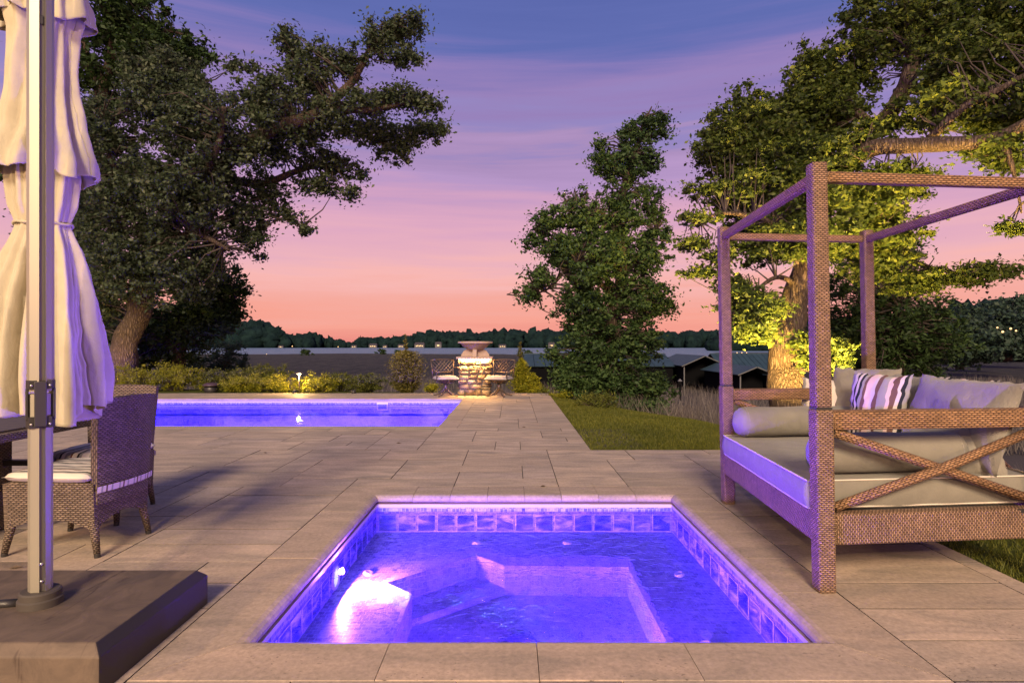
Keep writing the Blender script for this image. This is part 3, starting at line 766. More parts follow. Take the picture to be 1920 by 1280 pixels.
# ---- big oak on the left
Yo = 17.5
tree('oak_tree', 'big leaning oak at the left whose limbs reach over the hedge', 'tree', at(232, 730, Yo),
     [A4(222, 735, Yo, .45), A4(232, 690, Yo, .37), A4(246, 620, Yo, .32), A4(262, 560, Yo, .33), A4(290, 480, Yo, .30), A4(330, 400, Yo, .26), A4(352, 320, Yo, .20), A4(345, 230, Yo, .13), A4(350, 150, Yo, .06)],
     [[A4(330, 410, Yo, .24), A4(420, 300, Yo - .4, .22), A4(500, 245, Yo - .8, .19), A4(590, 215, Yo - 1, .16), A4(650, 165, Yo - 1, .12), A4(700, 90, Yo - 1, .08), A4(740, 40, Yo - 1, .04)],
      [A4(470, 265, Yo - .6, .16), A4(560, 235, Yo, .13), A4(660, 245, Yo + .3, .10), A4(740, 275, Yo + .4, .07), A4(790, 240, Yo + .4, .04)],
      [A4(610, 205, Yo - 1, .11), A4(700, 205, Yo - 1.2, .08), A4(790, 185, Yo - 1.2, .04)],
      [A4(400, 330, Yo, .14), A4(490, 345, Yo + .6, .11), A4(560, 320, Yo + .6, .09), A4(640, 300, Yo + .6, .05)],
      [A4(480, 345, Yo + .6, .08), A4(530, 400, Yo + .6, .06), A4(575, 430, Yo + .6, .03)],
      [A4(300, 460, Yo, .16), A4(250, 380, Yo - .8, .12), A4(210, 300, Yo - 1.2, .07), A4(190, 220, Yo - 1.4, .04)],
      [A4(340, 380, Yo, .14), A4(400, 300, Yo - 1.4, .10), A4(420, 200, Yo - 1.8, .06)],
      [A4(300, 450, Yo, .12), A4(370, 440, Yo - 1.0, .08), A4(430, 470, Yo - 1.2, .04)]],
     [BL(215, 260, Yo - 1, 75, 80, 1.3, 80), BL(320, 200, Yo - 1, 85, 80, 1.4, 105), BL(410, 250, Yo - 1.2, 85, 90, 1.4, 110), BL(230, 380, Yo - 1, 90, 90, 1.6, 110),
      BL(330, 360, Yo - 1.3, 100, 90, 1.4, 130), BL(420, 390, Yo, 70, 90, 1.4, 85), BL(250, 490, Yo - .9, 85, 70, 1.2, 90), BL(345, 500, Yo - .6, 75, 70, 1.2, 80), BL(200, 540, Yo, 50, 60, .9, 45), BL(165, 420, Yo + .5, 50, 90, 1.2, 60), BL(205, 620, Yo + 1.5, 40, 60, 1, 35), BL(310, 135, Yo - .6, 70, 40, .9, 40),
      BL(500, 190, Yo - 1, 60, 55, .9, 58), BL(570, 150, Yo - 1, 50, 40, .8, 36), BL(545, 90, Yo - 1, 32, 38, .5, 16), BL(600, 100, Yo - 1, 30, 25, .5, 13), BL(620, 215, Yo - .7, 60, 35, .8, 44), BL(560, 250, Yo - .3, 60, 32, .8, 42),
      BL(660, 120, Yo - 1, 32, 35, .5, 17), BL(710, 75, Yo - 1, 38, 40, .5, 24), BL(765, 50, Yo - 1, 38, 34, .5, 22), BL(755, 110, Yo - 1.1, 36, 14, .4, 11), BL(690, 190, Yo - 1.2, 55, 24, .6, 27), BL(765, 185, Yo - 1.2, 55, 18, .5, 22), BL(800, 200, Yo - 1.2, 28, 10, .3, 9),
      BL(700, 250, Yo + .2, 60, 20, .6, 28), BL(780, 250, Yo + .4, 52, 22, .5, 24), BL(740, 285, Yo + .4, 40, 18, .5, 14), BL(815, 238, Yo + .4, 25, 16, .3, 9), BL(510, 280, Yo, 50, 34, .8, 30), BL(600, 300, Yo + .5, 50, 22, .6, 20), BL(660, 320, Yo + .6, 45, 16, .5, 12),
      BL(590, 345, Yo + .6, 55, 22, .5, 20), BL(660, 365, Yo + .6, 22, 14, .4, 6), BL(500, 360, Yo + .5, 40, 40, .7, 22), BL(545, 405, Yo + .6, 28, 20, .4, 9), BL(572, 430, Yo + .6, 14, 18, .3, 5), BL(470, 430, Yo + .2, 38, 55, .8, 24), BL(455, 130, Yo - .8, 28, 18, .4, 6)],
     'oak_leaf', .105, 72, .33, aspect=.55, dens=1.55)
# knots on the trunk are part of the silhouette of the bark
# ---- dark tree behind the oak, top left
Yb = 22.0
tree('dark_tree', 'dark green tree rising behind the oak at the top left of the sky', 'tree', at(150, 720, Yb),
     [A4(150, 725, Yb, .5), A4(160, 500, Yb, .42), A4(175, 300, Yb, .32), A4(200, 150, Yb, .2), A4(230, 20, Yb, .1)],
     [[A4(175, 260, Yb, .2), A4(260, 180, Yb, .12), A4(340, 120, Yb, .05)], [A4(190, 180, Yb, .16), A4(150, 60, Yb, .1), A4(140, -60, Yb, .05)], [A4(210, 110, Yb, .12), A4(290, 60, Yb, .07), A4(360, 70, Yb, .03)]],
     [BL(180, 130, Yb, 90, 110, 2, 120), BL(260, 50, Yb, 75, 60, 1.5, 75), BL(300, 110, Yb, 80, 55, 1.5, 75), BL(190, 0, Yb, 100, 70, 2, 85), BL(355, 95, Yb, 42, 36, 1, 26), BL(130, 300, Yb, 90, 120, 2, 70), BL(120, 480, Yb, 90, 110, 2, 60)],
     'dark_leaf', .17, 62, .50, aspect=.6)
# ---- dark understory tree right of the oak trunk
Yu = 21.0
tree('understory_tree', 'dark bushy tree standing close behind the trunk of the leaning oak', 'tree', at(350, 720, Yu),
     [A4(330, 722, Yu, .25), A4(335, 640, Yu, .2), A4(350, 560, Yu, .15), A4(370, 480, Yu, .08)],
     [[A4(345, 600, Yu, .12), A4(400, 560, Yu, .07), A4(440, 550, Yu, .03)]],
     [BL(330, 620, Yu, 80, 75, 1.6, 110), BL(390, 570, Yu - .3, 60, 55, 1.2, 75), BL(420, 540, Yu - .3, 42, 40, .9, 38), BL(430, 590, Yu - .3, 28, 25, .7, 17), BL(370, 500, Yu, 60, 50, 1.3, 62), BL(250, 640, Yu, 60, 80, 1.5, 70), BL(150, 620, Yu, 70, 100, 1.5, 70)],
     'dark_leaf', .15, 62, .42, aspect=.5)
Yg = 25.0
tree('willow_bush', 'blue-green loose bush between the dark trees and the lake', 'bush', at(430, 715, Yg),
     [A4(430, 722, Yg, .10), A4(428, 690, Yg, .07), A4(430, 660, Yg, .04)], [],
     [BL(430, 665, Yg, 34, 40, .9, 45), BL(395, 690, Yg, 30, 30, .8, 30), BL(445, 695, Yg, 26, 26, .7, 24), BL(350, 690, Yg, 34, 28, .8, 24)],
     'blue_leaf', .12, 56, .36, .008, aspect=.35)

# ---- centre tree on the bank
Yc = 16.0
tree('bank_tree', 'tall narrow leafy tree alone on the bank in the middle', 'tree', at(1140, 790, Yc),
     [A4(1135, 800, Yc, .30), A4(1140, 700, Yc, .24), A4(1150, 600, Yc, .2), A4(1165, 500, Yc, .16), A4(1165, 400, Yc, .13), A4(1180, 320, Yc, .09), A4(1205, 240, Yc, .04), A4(1222, 200, Yc, .015)],
     [[A4(1140, 620, Yc, .12), A4(1085, 540, Yc, .09), A4(1040, 480, Yc, .05), A4(1010, 440, Yc, .02)], [A4(1155, 560, Yc, .1), A4(1080, 500, Yc - .4, .06), A4(1030, 540, Yc - .4, .03), A4(975, 560, Yc - .4, .012)],
      [A4(1165, 520, Yc, .1), A4(1210, 470, Yc, .06), A4(1235, 420, Yc, .02)], [A4(1165, 440, Yc, .08), A4(1130, 400, Yc - .4, .05), A4(1070, 380, Yc - .5, .02)]],
     [BL(1222, 240, Yc, 30, 34, .4, 22), BL(1185, 250, Yc, 26, 24, .4, 13), BL(1165, 310, Yc, 46, 45, .6, 42), BL(1215, 300, Yc, 28, 28, .5, 14), BL(1130, 270, Yc, 16, 10, .3, 4), BL(1130, 305, Yc, 20, 20, .3, 8),
      BL(1085, 410, Yc - .3, 50, 50, .8, 52), BL(1160, 400, Yc, 50, 60, .9, 60), BL(1222, 380, Yc, 24, 40, .5, 17), BL(1020, 420, Yc - .2, 28, 24, .5, 14), BL(1000, 455, Yc - .2, 18, 16, .4, 6), BL(1050, 470, Yc - .3, 42, 40, .7, 34), BL(1120, 490, Yc - .5, 66, 60, 1, 85), BL(1210, 480, Yc, 46, 45, .8, 42),
      BL(1248, 440, Yc, 14, 18, .3, 5), BL(1010, 525, Yc - .4, 30, 26, .5, 15), BL(990, 555, Yc - .4, 26, 14, .4, 9), BL(1100, 570, Yc - .4, 56, 55, 1, 70), BL(1190, 560, Yc, 62, 50, 1, 75), BL(1240, 570, Yc, 26, 26, .6, 14), BL(1110, 650, Yc - .4, 56, 55, 1.1, 75), BL(1190, 640, Yc - .2, 48, 55, 1, 58),
      BL(1090, 710, Yc - .8, 52, 40, 1, 58), BL(1160, 720, Yc - 1, 62, 48, 1.1, 75), BL(1215, 730, Yc - 1.2, 40, 36, .8, 36), BL(1055, 700, Yc - .6, 30, 18, .5, 13), BL(1040, 665, Yc - .6, 20, 16, .4, 6), BL(1205, 770, Yc - 2.6, 44, 22, .5, 26)],
     'mid_leaf', .095, 76, .28, aspect=.5, dens=1.5, extra_twigs=[(at(1090, 480, Yc), at(980, 462, Yc)), (at(1060, 440, Yc), at(985, 402, Yc)), (at(1210, 260, Yc), at(1235, 190, Yc))])

# ---- lit tree on the right
Yr = 11.0
rt, _ = tree('linden_tree', 'large tree with a thick floodlit trunk behind the daybed', 'tree', (*at(1475, 770, Yr)[:2], -1.05),
     [(*at(1477, 820, Yr)[:3], .40), A4(1475, 750, Yr, .35), A4(1472, 690, Yr, .30), A4(1478, 620, Yr, .27), A4(1494, 560, Yr, .24), A4(1507, 500, Yr, .24), A4(1530, 400, Yr, .22), A4(1580, 310, Yr, .20), A4(1640, 240, Yr, .155), A4(1700, 160, Yr, .13), A4(1715, 60, Yr, .10), A4(1700, -60, Yr, .07)],
     [[A4(1560, 330, Yr, .17), A4(1620, 282, Yr - .6, .145), A4(1700, 272, Yr - 1.1, .125), A4(1800, 270, Yr - 1.8, .11), A4(1880, 255, Yr - 2.1, .09), A4(1990, 190, Yr - 2.4, .09)],
      [A4(1740, 262, Yr - 1.2, .07), A4(1800, 205, Yr - 1.6, .06), A4(1880, 165, Yr - 1.8, .05), A4(1960, 120, Yr - 2, .03)],
      [A4(1700, 165, Yr, .10), A4(1760, 165, Yr + .3, .07), A4(1830, 100, Yr + .3, .05), A4(1900, 30, Yr + .3, .03)],
      [A4(1640, 240, Yr, .09), A4(1560, 190, Yr + .6, .06), A4(1480, 190, Yr + .8, .04), A4(1380, 230, Yr + .9, .02)],
      [A4(1500, 500, Yr, .08), A4(1450, 420, Yr - .4, .05), A4(1360, 400, Yr - .5, .03), A4(1300, 420, Yr - .5, .012)],
      [A4(1495, 535, Yr, .06), A4(1455, 520, Yr - .3, .04), A4(1400, 560, Yr - .5, .02)],
      [A4(1515, 470, Yr, .09), A4(1620, 450, Yr + .3, .06), A4(1740, 500, Yr + .4, .04), A4(1850, 520, Yr + .4, .015)],
      [A4(1880, 255, Yr - 2.1, .05), A4(1900, 320, Yr - 2.2, .03), A4(1915, 400, Yr - 2.2, .012)]],
     [BL(1400, 250, Yr + .6, 85, 75, .9, 95), BL(1500, 210, Yr + .6, 80, 65, .9, 90), BL(1350, 290, Yr + .4, 55, 60, .7, 52), BL(1450, 310, Yr + .2, 70, 60, .8, 70), BL(1590, 130, Yr + .5, 60, 60, .8, 58), BL(1560, 215, Yr + .8, 70, 60, .8, 68), BL(1640, 40, Yr + .3, 60, 70, .8, 52), BL(1510, 130, Yr + .6, 24, 50, .5, 16),
      BL(1720, 50, Yr, 70, 70, .8, 62), BL(1850, 40, Yr - .4, 90, 70, .9, 85), BL(1800, 110, Yr - .9, 70, 60, .8, 55), BL(1890, 130, Yr - .6, 70, 80, .9, 65), BL(1780, 200, Yr - 1.2, 70, 50, .7, 42), BL(1890, 215, Yr - 1.4, 60, 45, .7, 40), BL(1870, 275, Yr - 1.9, 50, 22, .5, 15), BL(1900, 300, Yr - 2, 40, 18, .4, 12), BL(1905, 425, Yr - 2, 18, 16, .3, 5), BL(1610, 255, Yr - .4, 50, 36, .5, 22), BL(1670, 330, Yr - .6, 55, 26, .5, 22), BL(1545, 300, Yr - .5, 60, 50, .6, 36), BL(1500, 450, Yr - .6, 50, 40, .5, 26), BL(1440, 585, Yr - .7, 34, 24, .4, 14), BL(1690, 215, Yr - .3, 30, 30, .4, 10), BL(2000, 180, Yr - 2.3, 70, 70, .8, 45), BL(1990, 40, Yr - 1, 90, 80, .9, 45),
      BL(1500, 370, Yr - .3, 90, 60, .8, 95), BL(1400, 370, Yr + .1, 70, 45, .7, 52), BL(1620, 370, Yr - .1, 80, 50, .8, 70), BL(1700, 350, Yr + .2, 50, 30, .5, 20), BL(1550, 450, Yr - .3, 75, 45, .7, 62), BL(1650, 450, Yr + .3, 70, 50, .8, 62), BL(1440, 460, Yr - .1, 60, 45, .6, 42), BL(1395, 440, Yr, 45, 35, .5, 20),
      BL(1310, 410, Yr - .4, 40, 10, .3, 8), BL(1310, 455, Yr - .4, 38, 9, .3, 7), BL(1330, 360, Yr - .2, 45, 14, .3, 10), BL(1310, 510, Yr - .4, 38, 10, .3, 7), BL(1350, 480, Yr - .4, 30, 12, .3, 7), BL(1640, 500, Yr + .4, 60, 34, .6, 32), BL(1720, 530, Yr + .4, 60, 26, .6, 24), BL(1800, 520, Yr + .4, 55, 18, .5, 14), BL(1870, 510, Yr + .4, 50, 15, .4, 10),
      BL(1400, 570, Yr - .5, 44, 40, .5, 32), BL(1412, 610, Yr - .6, 34, 34, .5, 28), BL(1370, 550, Yr - .5, 24, 30, .4, 11), BL(1540, 660, Yr - .8, 52, 34, .4, 34), BL(1520, 640, Yr - .9, 26, 20, .3, 10)],
     'right_leaf', .082, 70, .23, .010, flat=.55, aspect=.5, dens=2.0)
# knobbly stub on the trunk
# ---- dark evergreen mass behind the daybed and the trees further right
Ye = 17.0
tree('evergreen_tree', 'dark spreading evergreen filling the bank right behind the daybed', 'tree', at(1680, 760, Ye),
     [A4(1680, 770, Ye, .25), A4(1680, 650, Ye, .18), A4(1685, 560, Ye, .08)], [],
     [BL(1660, 600, Ye, 95, 85, 1.6, 150), BL(1740, 620, Ye, 62, 70, 1.3, 85), BL(1600, 650, Ye, 65, 80, 1.4, 85), BL(1700, 680, Ye, 80, 40, 1.2, 60), BL(1560, 590, Ye + .8, 50, 80, 1.2, 60), BL(1640, 480, Ye + .8, 70, 70, 1.2, 75), BL(1700, 450, Ye + 1, 40, 40, .8, 26)],
     'dark_leaf', .13, 60, .36, aspect=.35)
def round_tree(x, y, Y, rx, ry, rd, n, label, size, m='blue_leaf', nm='shore_tree', group=None):
    tree(nm, label, 'tree', at(x, y + ry * 1.3, Y), [A4(x, y + ry * 1.3, Y, .25 * Y / 40), A4(x, y + ry * .4, Y, .2 * Y / 40), A4(x, y - ry * .3, Y, .1 * Y / 40)], [],
         [BL(x, y, Y, rx, ry, rd, n), BL(x - rx * .5, y + ry * .4, Y, rx * .7, ry * .7, rd, n // 2), BL(x + rx * .5, y + ry * .35, Y, rx * .7, ry * .7, rd, n // 2)], m, size, 55, size * 3, .05, group=group, aspect=.7)
for i, (x, y, Y, rx, ry, lab) in enumerate([
        (1800, 640, 60, 40, 40, 'rounded dusky tree at the water edge just right of the evergreen'),
        (1850, 610, 95, 46, 46, 'second dusky tree of the right shore, behind the marsh'),
        (1890, 625, 80, 46, 40, 'broad dusky tree with lights glinting through it'),
        (1930, 600, 110, 50, 50, 'dusky tree cut off by the right edge of the view')]):
    round_tree(x, y, Y, rx, ry, 4, 110, lab, .5 * Y / 80, 'blue_leaf', group='trees along the right shore')

# ------------------------------------------------------------------ hedge and small plants behind the pool
def shrub(x, ytop, ybot, Y, rx, m, label, n=60, size=.038, nm='shrub', group='low shrubs behind the pool', cat='shrub', per=110, cr=.13, aspect=.5, up=.4, stems=6):
    base = at(x, ybot, Y); base.z = max(base.z, gz(base.x, base.y)); k = Y / F
    root = empty(nm, base, 0, label, cat, group)
    hh = (ybot - ytop) * k; r = rx * k
    cl = clumps_in((0, 0, hh * .42), (r, min(r, .55), hh * .55), n); cl = cl[cl[:, 2] > .03]
    st = MB()
    for q in cl[::max(1, len(cl) // (stems * 4))]: st.tube([(q[0] * .2, q[1] * .2, -.02), (q[0] * .6, q[1] * .6, q[2] * .6), tuple(q)], [.012, .008, .003], 4, False)
    st.build('stems', M['twig'], root)
    P, Nn = leaves_around(cl, per, cr, flat=.8); P = P[P[:, 2] > .0]; 
    Vv, Fq = leaf_quads(P, size, aspect, up); np_mesh('foliage', Vv, Fq, M[m], root); return root
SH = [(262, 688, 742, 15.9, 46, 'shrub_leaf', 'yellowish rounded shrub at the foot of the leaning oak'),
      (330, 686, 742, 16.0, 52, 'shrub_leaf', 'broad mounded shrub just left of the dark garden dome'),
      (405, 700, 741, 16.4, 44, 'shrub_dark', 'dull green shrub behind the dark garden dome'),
      (470, 694, 741, 16.3, 44, 'shrub_dark', 'dull shrub with rising top midway between dome and path light'),
      (450, 712, 741, 15.7, 40, 'shrub_leaf', 'low bright shrub just right of the dark garden dome'),
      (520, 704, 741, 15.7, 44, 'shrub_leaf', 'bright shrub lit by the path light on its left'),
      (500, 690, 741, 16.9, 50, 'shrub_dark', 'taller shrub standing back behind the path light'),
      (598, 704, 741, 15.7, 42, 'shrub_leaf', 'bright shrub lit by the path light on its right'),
      (640, 702, 741, 16.3, 40, 'shrub_dark', 'dull green shrub midway between path light and feathery conifer'),
      (690, 708, 741, 15.9, 40, 'shrub_dark', 'low dull shrub touching the left of the feathery conifer')]
for s_ in SH: shrub(*s_, n=int(s_[4] * 2.1))
shrub(808, 722, 738, 15.5, 14, 'shrub_leaf', 'small light-green shrub right of the feathery conifer by the left garden chair', 18, group=None)
shrub(1056, 734, 748, 14.6, 26, 'shrub_leaf', 'low weedy shrub along the lawn edge under the tall tree', 22, group=None)
shrub(1120, 752, 778, 12.4, 40, 'shrub_dark', 'leafy weeds where the lawn meets the tall tree', 40, group=None)
shrub(1016, 726, 742, 15.6, 20, 'shrub_dark', 'low scrub just behind the far paving corner', 20, group=None)

def conifer(x, ytop, ybot, Y, rx, m, label, n=900, nm='conifer', rnd=False):
    base = at(x, ybot, Y); k = Y / F; hh = (ybot - ytop) * k; root = empty(nm, base, 0, label, 'conifer')
    st = MB(); st.tube([(0, 0, -.05), (.01, 0, hh * .5), (0, 0, hh)], [.03, .018, .004], 6); st.build('trunk', M['twig'], root)
    C = []
    for i in range(n):
        z = rng.uniform(.02, 1) ** 1.25; a = rng.uniform(0, 6.283); Lb = rx * k * ((1 - z ** 2.2) ** .6 * (.55 + .45 * min(1, z * 3)) if rnd else (1 - z) ** .7) * rng.uniform(.45, 1.25)
        for q in range(9):
            t_ = (q + rng.uniform(0, 1)) / 9
            C.append((math.cos(a) * Lb * t_, math.sin(a) * Lb * t_, z * hh + Lb * t_ * .55 + rng.normal() * .01))
    Vv, Fq = leaf_quads(np.array(C), .075, .28, .2); np_mesh('foliage', Vv, Fq, M[m], root); return root
conifer(762, 660, 742, 15.9, 40, 'juniper', 'feathery bronze conifer bush left of the stone pier', 1500, rnd=True)
conifer(760, 625, 742, 16.4, 14, 'juniper', 'thin spiky leader poking above the feathery conifer', 60)
conifer(978, 672, 742, 15.9, 30, 'shrub_leaf', 'small yellow-green spruce right of the stone pier', 520)
conifer(1000, 700, 742, 15.6, 22, 'shrub_leaf', 'lowest yellow-green spruce tuft at the walkway corner', 260)
conifer(976, 640, 742, 16.4, 16, 'juniper', 'slim bare-topped spruce behind the small yellow-green one', 130)

# ------------------------------------------------------------------ grass and reeds
def blades(name, n, sampler, hgt, wid, m, lean=.5):
    P = sampler(n); n = len(P); a = rng.uniform(0, 6.283, n); h = hgt * rng.uniform(.5, 1.3, n); w = wid * rng.uniform(.6, 1.3, n)
    dx = np.cos(a) * w; dy = np.sin(a) * w; lx = rng.normal(size=n) * lean * h; ly = rng.normal(size=n) * lean * h
    V = np.empty((n, 3, 3)); V[:, 0] = P; V[:, 0, 0] -= dx; V[:, 0, 1] -= dy; V[:, 1] = P; V[:, 1, 0] += dx; V[:, 1, 1] += dy
    V[:, 2] = P; V[:, 2, 0] += lx; V[:, 2, 1] += ly; V[:, 2, 2] += h
    return tag(np_mesh(name, V.reshape(-1, 3), np.arange(3 * n).reshape(n, 3), m), kind='stuff')
def samp(x0, x1, y0, y1, cond, power=1.0):
    def f(n):
        out = []
        X = rng.uniform(x0, x1, n * 2); Yv = y0 + (y1 - y0) * rng.uniform(0, 1, n * 2) ** power
        for x, y in zip(X, Yv):
            if cond(x, y): out.append((x, y, gz(x, y) - .004))
            if len(out) >= n: break
        return np.array(out)
    return f
tag(blades('grass', 70000, samp(WX, 5.5, EY, 15.6, lambda x, y: y > EY + .0 and crest_dist(x, y) < .5, 1.3), .035, .006, M['grass'], .35), 'short green lawn grass beside the walkway and under the daybed', 'grass')
tag(blades('grass', 50000, samp(EX, 5.2, 2.0, EY, lambda x, y: True, 1.2), .038, .004, M['grass'], .35), 'short dark lawn grass right of the daybed paving', 'grass')
tag(blades('reeds', 26000, samp(1.2, 12, 8.5, 24, lambda x, y: crest_dist(x, y) > .45), .34, .006, M['reed'], .5), 'dry grey reeds on the bank below the lawn', 'reeds')
def rs_(n):
    Yv = 24 * (75 / 24) ** rng.uniform(0, 1, n); X = (rng.uniform(-.55, .95, n)) * Yv
    return np.stack([X, Yv, np.full(n, -3.33)], 1)
def rs2(n):
    P = rs_(n)
    for p in P:
        if p[1] < 48: p[2] = max(-3.33, gz(p[0], p[1]))
    return P
tag(blades('reeds', 42000, rs2, .9, .02, M['reed'], .25), 'grey brown reed bed between the garden and the lake', 'reeds')

# ------------------------------------------------------------------ far shore
def forest(name, label, xs_, Yfun, hfun, n, seed):
    rg = np.random.default_rng(seed)
    import bmesh
    bm = bmesh.new(); bmesh.ops.create_icosphere(bm, subdivisions=2, radius=1); BV = np.array([v.co[:] for v in bm.verts]); BF = np.array([[v.index for v in f.verts] for f in bm.faces]); bm.free()
    VV = []; FF = []; b0 = 0
    for i in range(n):
        px = rg.uniform(*xs_); Y = Yfun(px) * rg.uniform(1.0, 1.12); hpx = hfun(px)
        k = Y / F; top = hpx * k * rg.uniform(.62, 1.06); r = top * rg.uniform(.34, .60)
        c = np.array([(px - 960) * k, Y, -3.2 + top - r * .8])
        d = BV * (1 + .28 * rg.normal(size=(len(BV), 1))) * np.array([r * rg.uniform(.7, 1.1), r, r * rg.uniform(.7, 1.05)])
        VV.append(c + d); FF.append(BF + b0); b0 += len(BV)
        # body down to the ground
        d2 = BV * (1 + .12 * rg.normal(size=(len(BV), 1))) * np.array([r * 1.1, r, top * .62]); VV.append(np.array([c[0], Y, -3.2 + top * .42]) + d2); FF.append(BF + b0); b0 += len(BV)
    o = np_mesh(name, np.concatenate(VV), np.concatenate(FF), M['far_leaf']); tag(o, label, 'forest', kind='stuff')
def interp(pts):
    xs_, ys_ = zip(*pts); return lambda x: float(np.interp(x, xs_, ys_))
hfun = interp([(100, 52), (440, 50), (490, 44), (530, 27), (560, 20), (590, 24), (610, 22), (630, 14), (650, 11), (690, 20), (720, 18), (770, 22), (800, 26), (860, 28), (900, 27), (950, 30), (1000, 27), (1060, 29), (1240, 28), (1320, 28), (1400, 35), (1480, 40), (2000, 46)])
forest('far_shore_wood', 'dark tree line along the far shore of the lake', (60, 1420), lambda x: 755.0, hfun, 760, 3)
forest('right_shore_wood', 'dark wood on the nearer right shore', (1330, 2080), lambda x: 420.0 - max(0, x - 1500) * .42, interp([(1330, 18), (1380, 38), (1480, 46), (1700, 60), (1850, 84), (1920, 80), (2080, 90)]), 420, 4)

M['h_wall'] = mat('pale_house_wall', (.13, .125, .13), .8); M['h_roof'] = mat('dark_house_roof', (.06, .05, .055), .8)
M['lit'] = mat('lit_window', (.8, .6, .3), .5, emit=(1, .62, .25), estr=1.8)
def house(px, base_y, w_px, h_px, Y, label, nwin=3, group='lit houses on the far shore'):
    k = Y / F; p = at(px, base_y, Y); w = w_px * k * .9; h = h_px * k * .72; root = empty('lake_house', (p.x, Y, p.z), 0, label, 'house', group)
    b = MB(); b.box((0, 0, h * .3 - 1), (w, w * .6, h * .6 + 2)); b.build('wall', M['h_wall'], root)
    b = MB(); z = h * .6; e = w * .55; d = w * .36
    b.add([(-e, -d, z), (e, -d, z), (e, d, z), (-e, d, z), (-e * .8, 0, h), (e * .8, 0, h)], [(0, 1, 5, 4), (2, 3, 4, 5), (1, 2, 5), (3, 0, 4), (0, 3, 2, 1)]); b.build('roof', M['h_roof'], root)
    for i in range(nwin):
        b = MB(); b.box((-w * .38 + w * .76 * (i + .5) / nwin, -w * .3 - .05, h * .28 + (i % 2) * h * .06), (w * .32 / nwin, .12, h * .16)); b.build('window', M['lit'], root)
for a in [(700, 651, 16, 10, 742, 'pale house with two lit windows at the gap in the far tree line', 3), (664, 651, 11, 6, 740, 'small lit boathouse on the far shore left of the pale house', 2), (527, 651, 10, 5, 740, 'tiny reddish cabin on the far shore below the hill', 1),
          (722, 651, 9, 6, 738, 'low lit house next to the pale house on the far shore', 2), (752, 651, 12, 8, 741, 'lit house seen behind the feathery conifer top', 3), (787, 651, 20, 13, 742, 'large lit villa on the far shore left of the stone bowl', 5),
          (822, 650, 13, 13, 745, 'white unlit looking house close left of the stone bowl', 1), (942, 651, 15, 8, 741, 'lit house on the far shore right of the stone bowl', 3), (1034, 650, 13, 12, 745, 'pale house on the far shore just left of the tall tree', 1),
          (1204, 652, 22, 14, 640, 'orange lit house glowing through the tall tree', 4), (1590, 640, 20, 12, 400, 'lit house deep in the wood behind the daybed', 3)]:
    house(*a)
def glow(px, py, Y, r_px, label):
    p = at(px, py, Y); root = empty('shore_lamp', p, 0, label, 'lamp', 'small lamps along the shores')
    b = MB(); r = r_px * Y / F; b.lathe([(0, r), (r * .7, r * .7), (r, 0), (r * .7, -r * .7), (0, -r)], 8); b.build('bulb', M['lit'], root, True)
    b = MB(); b.tube([(0, 0, -r * .8), (0, 0, -r * 5)], r * .25, 5); b.build('post', M['h_roof'], root)
for px, py, Y, r, lab in [(548, 649, 735, .9, 'shore lamp below the hill on the far left shore'), (634, 650, 735, .8, 'shore lamp in the low gap of the far tree line'), (500, 664, 270, .8, 'lone lamp at the edge of the reeds'), (1382, 661, 300, .9, 'dock lamp right of the boathouse gable'), (1391, 661, 300, .9, 'dock lamp beside the first one behind the teal roofs'), (1400, 661, 300, .8, 'dock lamp nearest the floodlit trunk'),
                           (1880, 622, 75, 2.2, 'bright lamp among the trees of the right shore'), (1895, 616, 75, 2.0, 'lamp high in the trees of the right shore'), (1870, 614, 75, 1.6, 'dim lamp in the trees of the right shore'), (1905, 620, 75, 1.6, 'lamp at the far right among the trees'), (1826, 669, 120, .9, 'marsh lamp in front of the row of boat sheds'), (1894, 671, 120, 1.0, 'marsh lamp at the right end of the boat sheds'), (1737, 611, 40, 1.2, 'small lamp shining through the dark evergreen')]:
    glow(px, py, Y, r, lab)
for i_, (px, py, w_, Y, lab) in enumerate([(575, 668, 13, 240, 'low dark bush out in the reeds below the far hill'), (716, 661, 12, 270, 'low bush at the lake edge of the reeds, wider one'), (746, 660, 5, 270, 'small upright bush at the lake edge beside the wider one'), (872 + 110, 664, 22, 250, 'strip of bush at the reed edge right of the stone bowl')]):
    k = Y / F; p = at(px, py + 5, Y); p.z = -3.3; root = empty('marsh_bush', p, 0, lab, 'bush', 'bushes in the marsh')
    cl = clumps_in((0, 0, 1.0), (w_ * k, 1.5, 1.3), 26); P_, N_ = leaves_around(cl, 40, .8); Vq, Fq = leaf_quads(P_, .5, .7, .3, normals=N_); np_mesh('foliage', Vq, Fq, M['dark_leaf'], root)
    b = MB(); b.tube([(0, 0, 0), (.1, 0, 1.4)], .1, 5); b.build('stem', M['twig'], root)

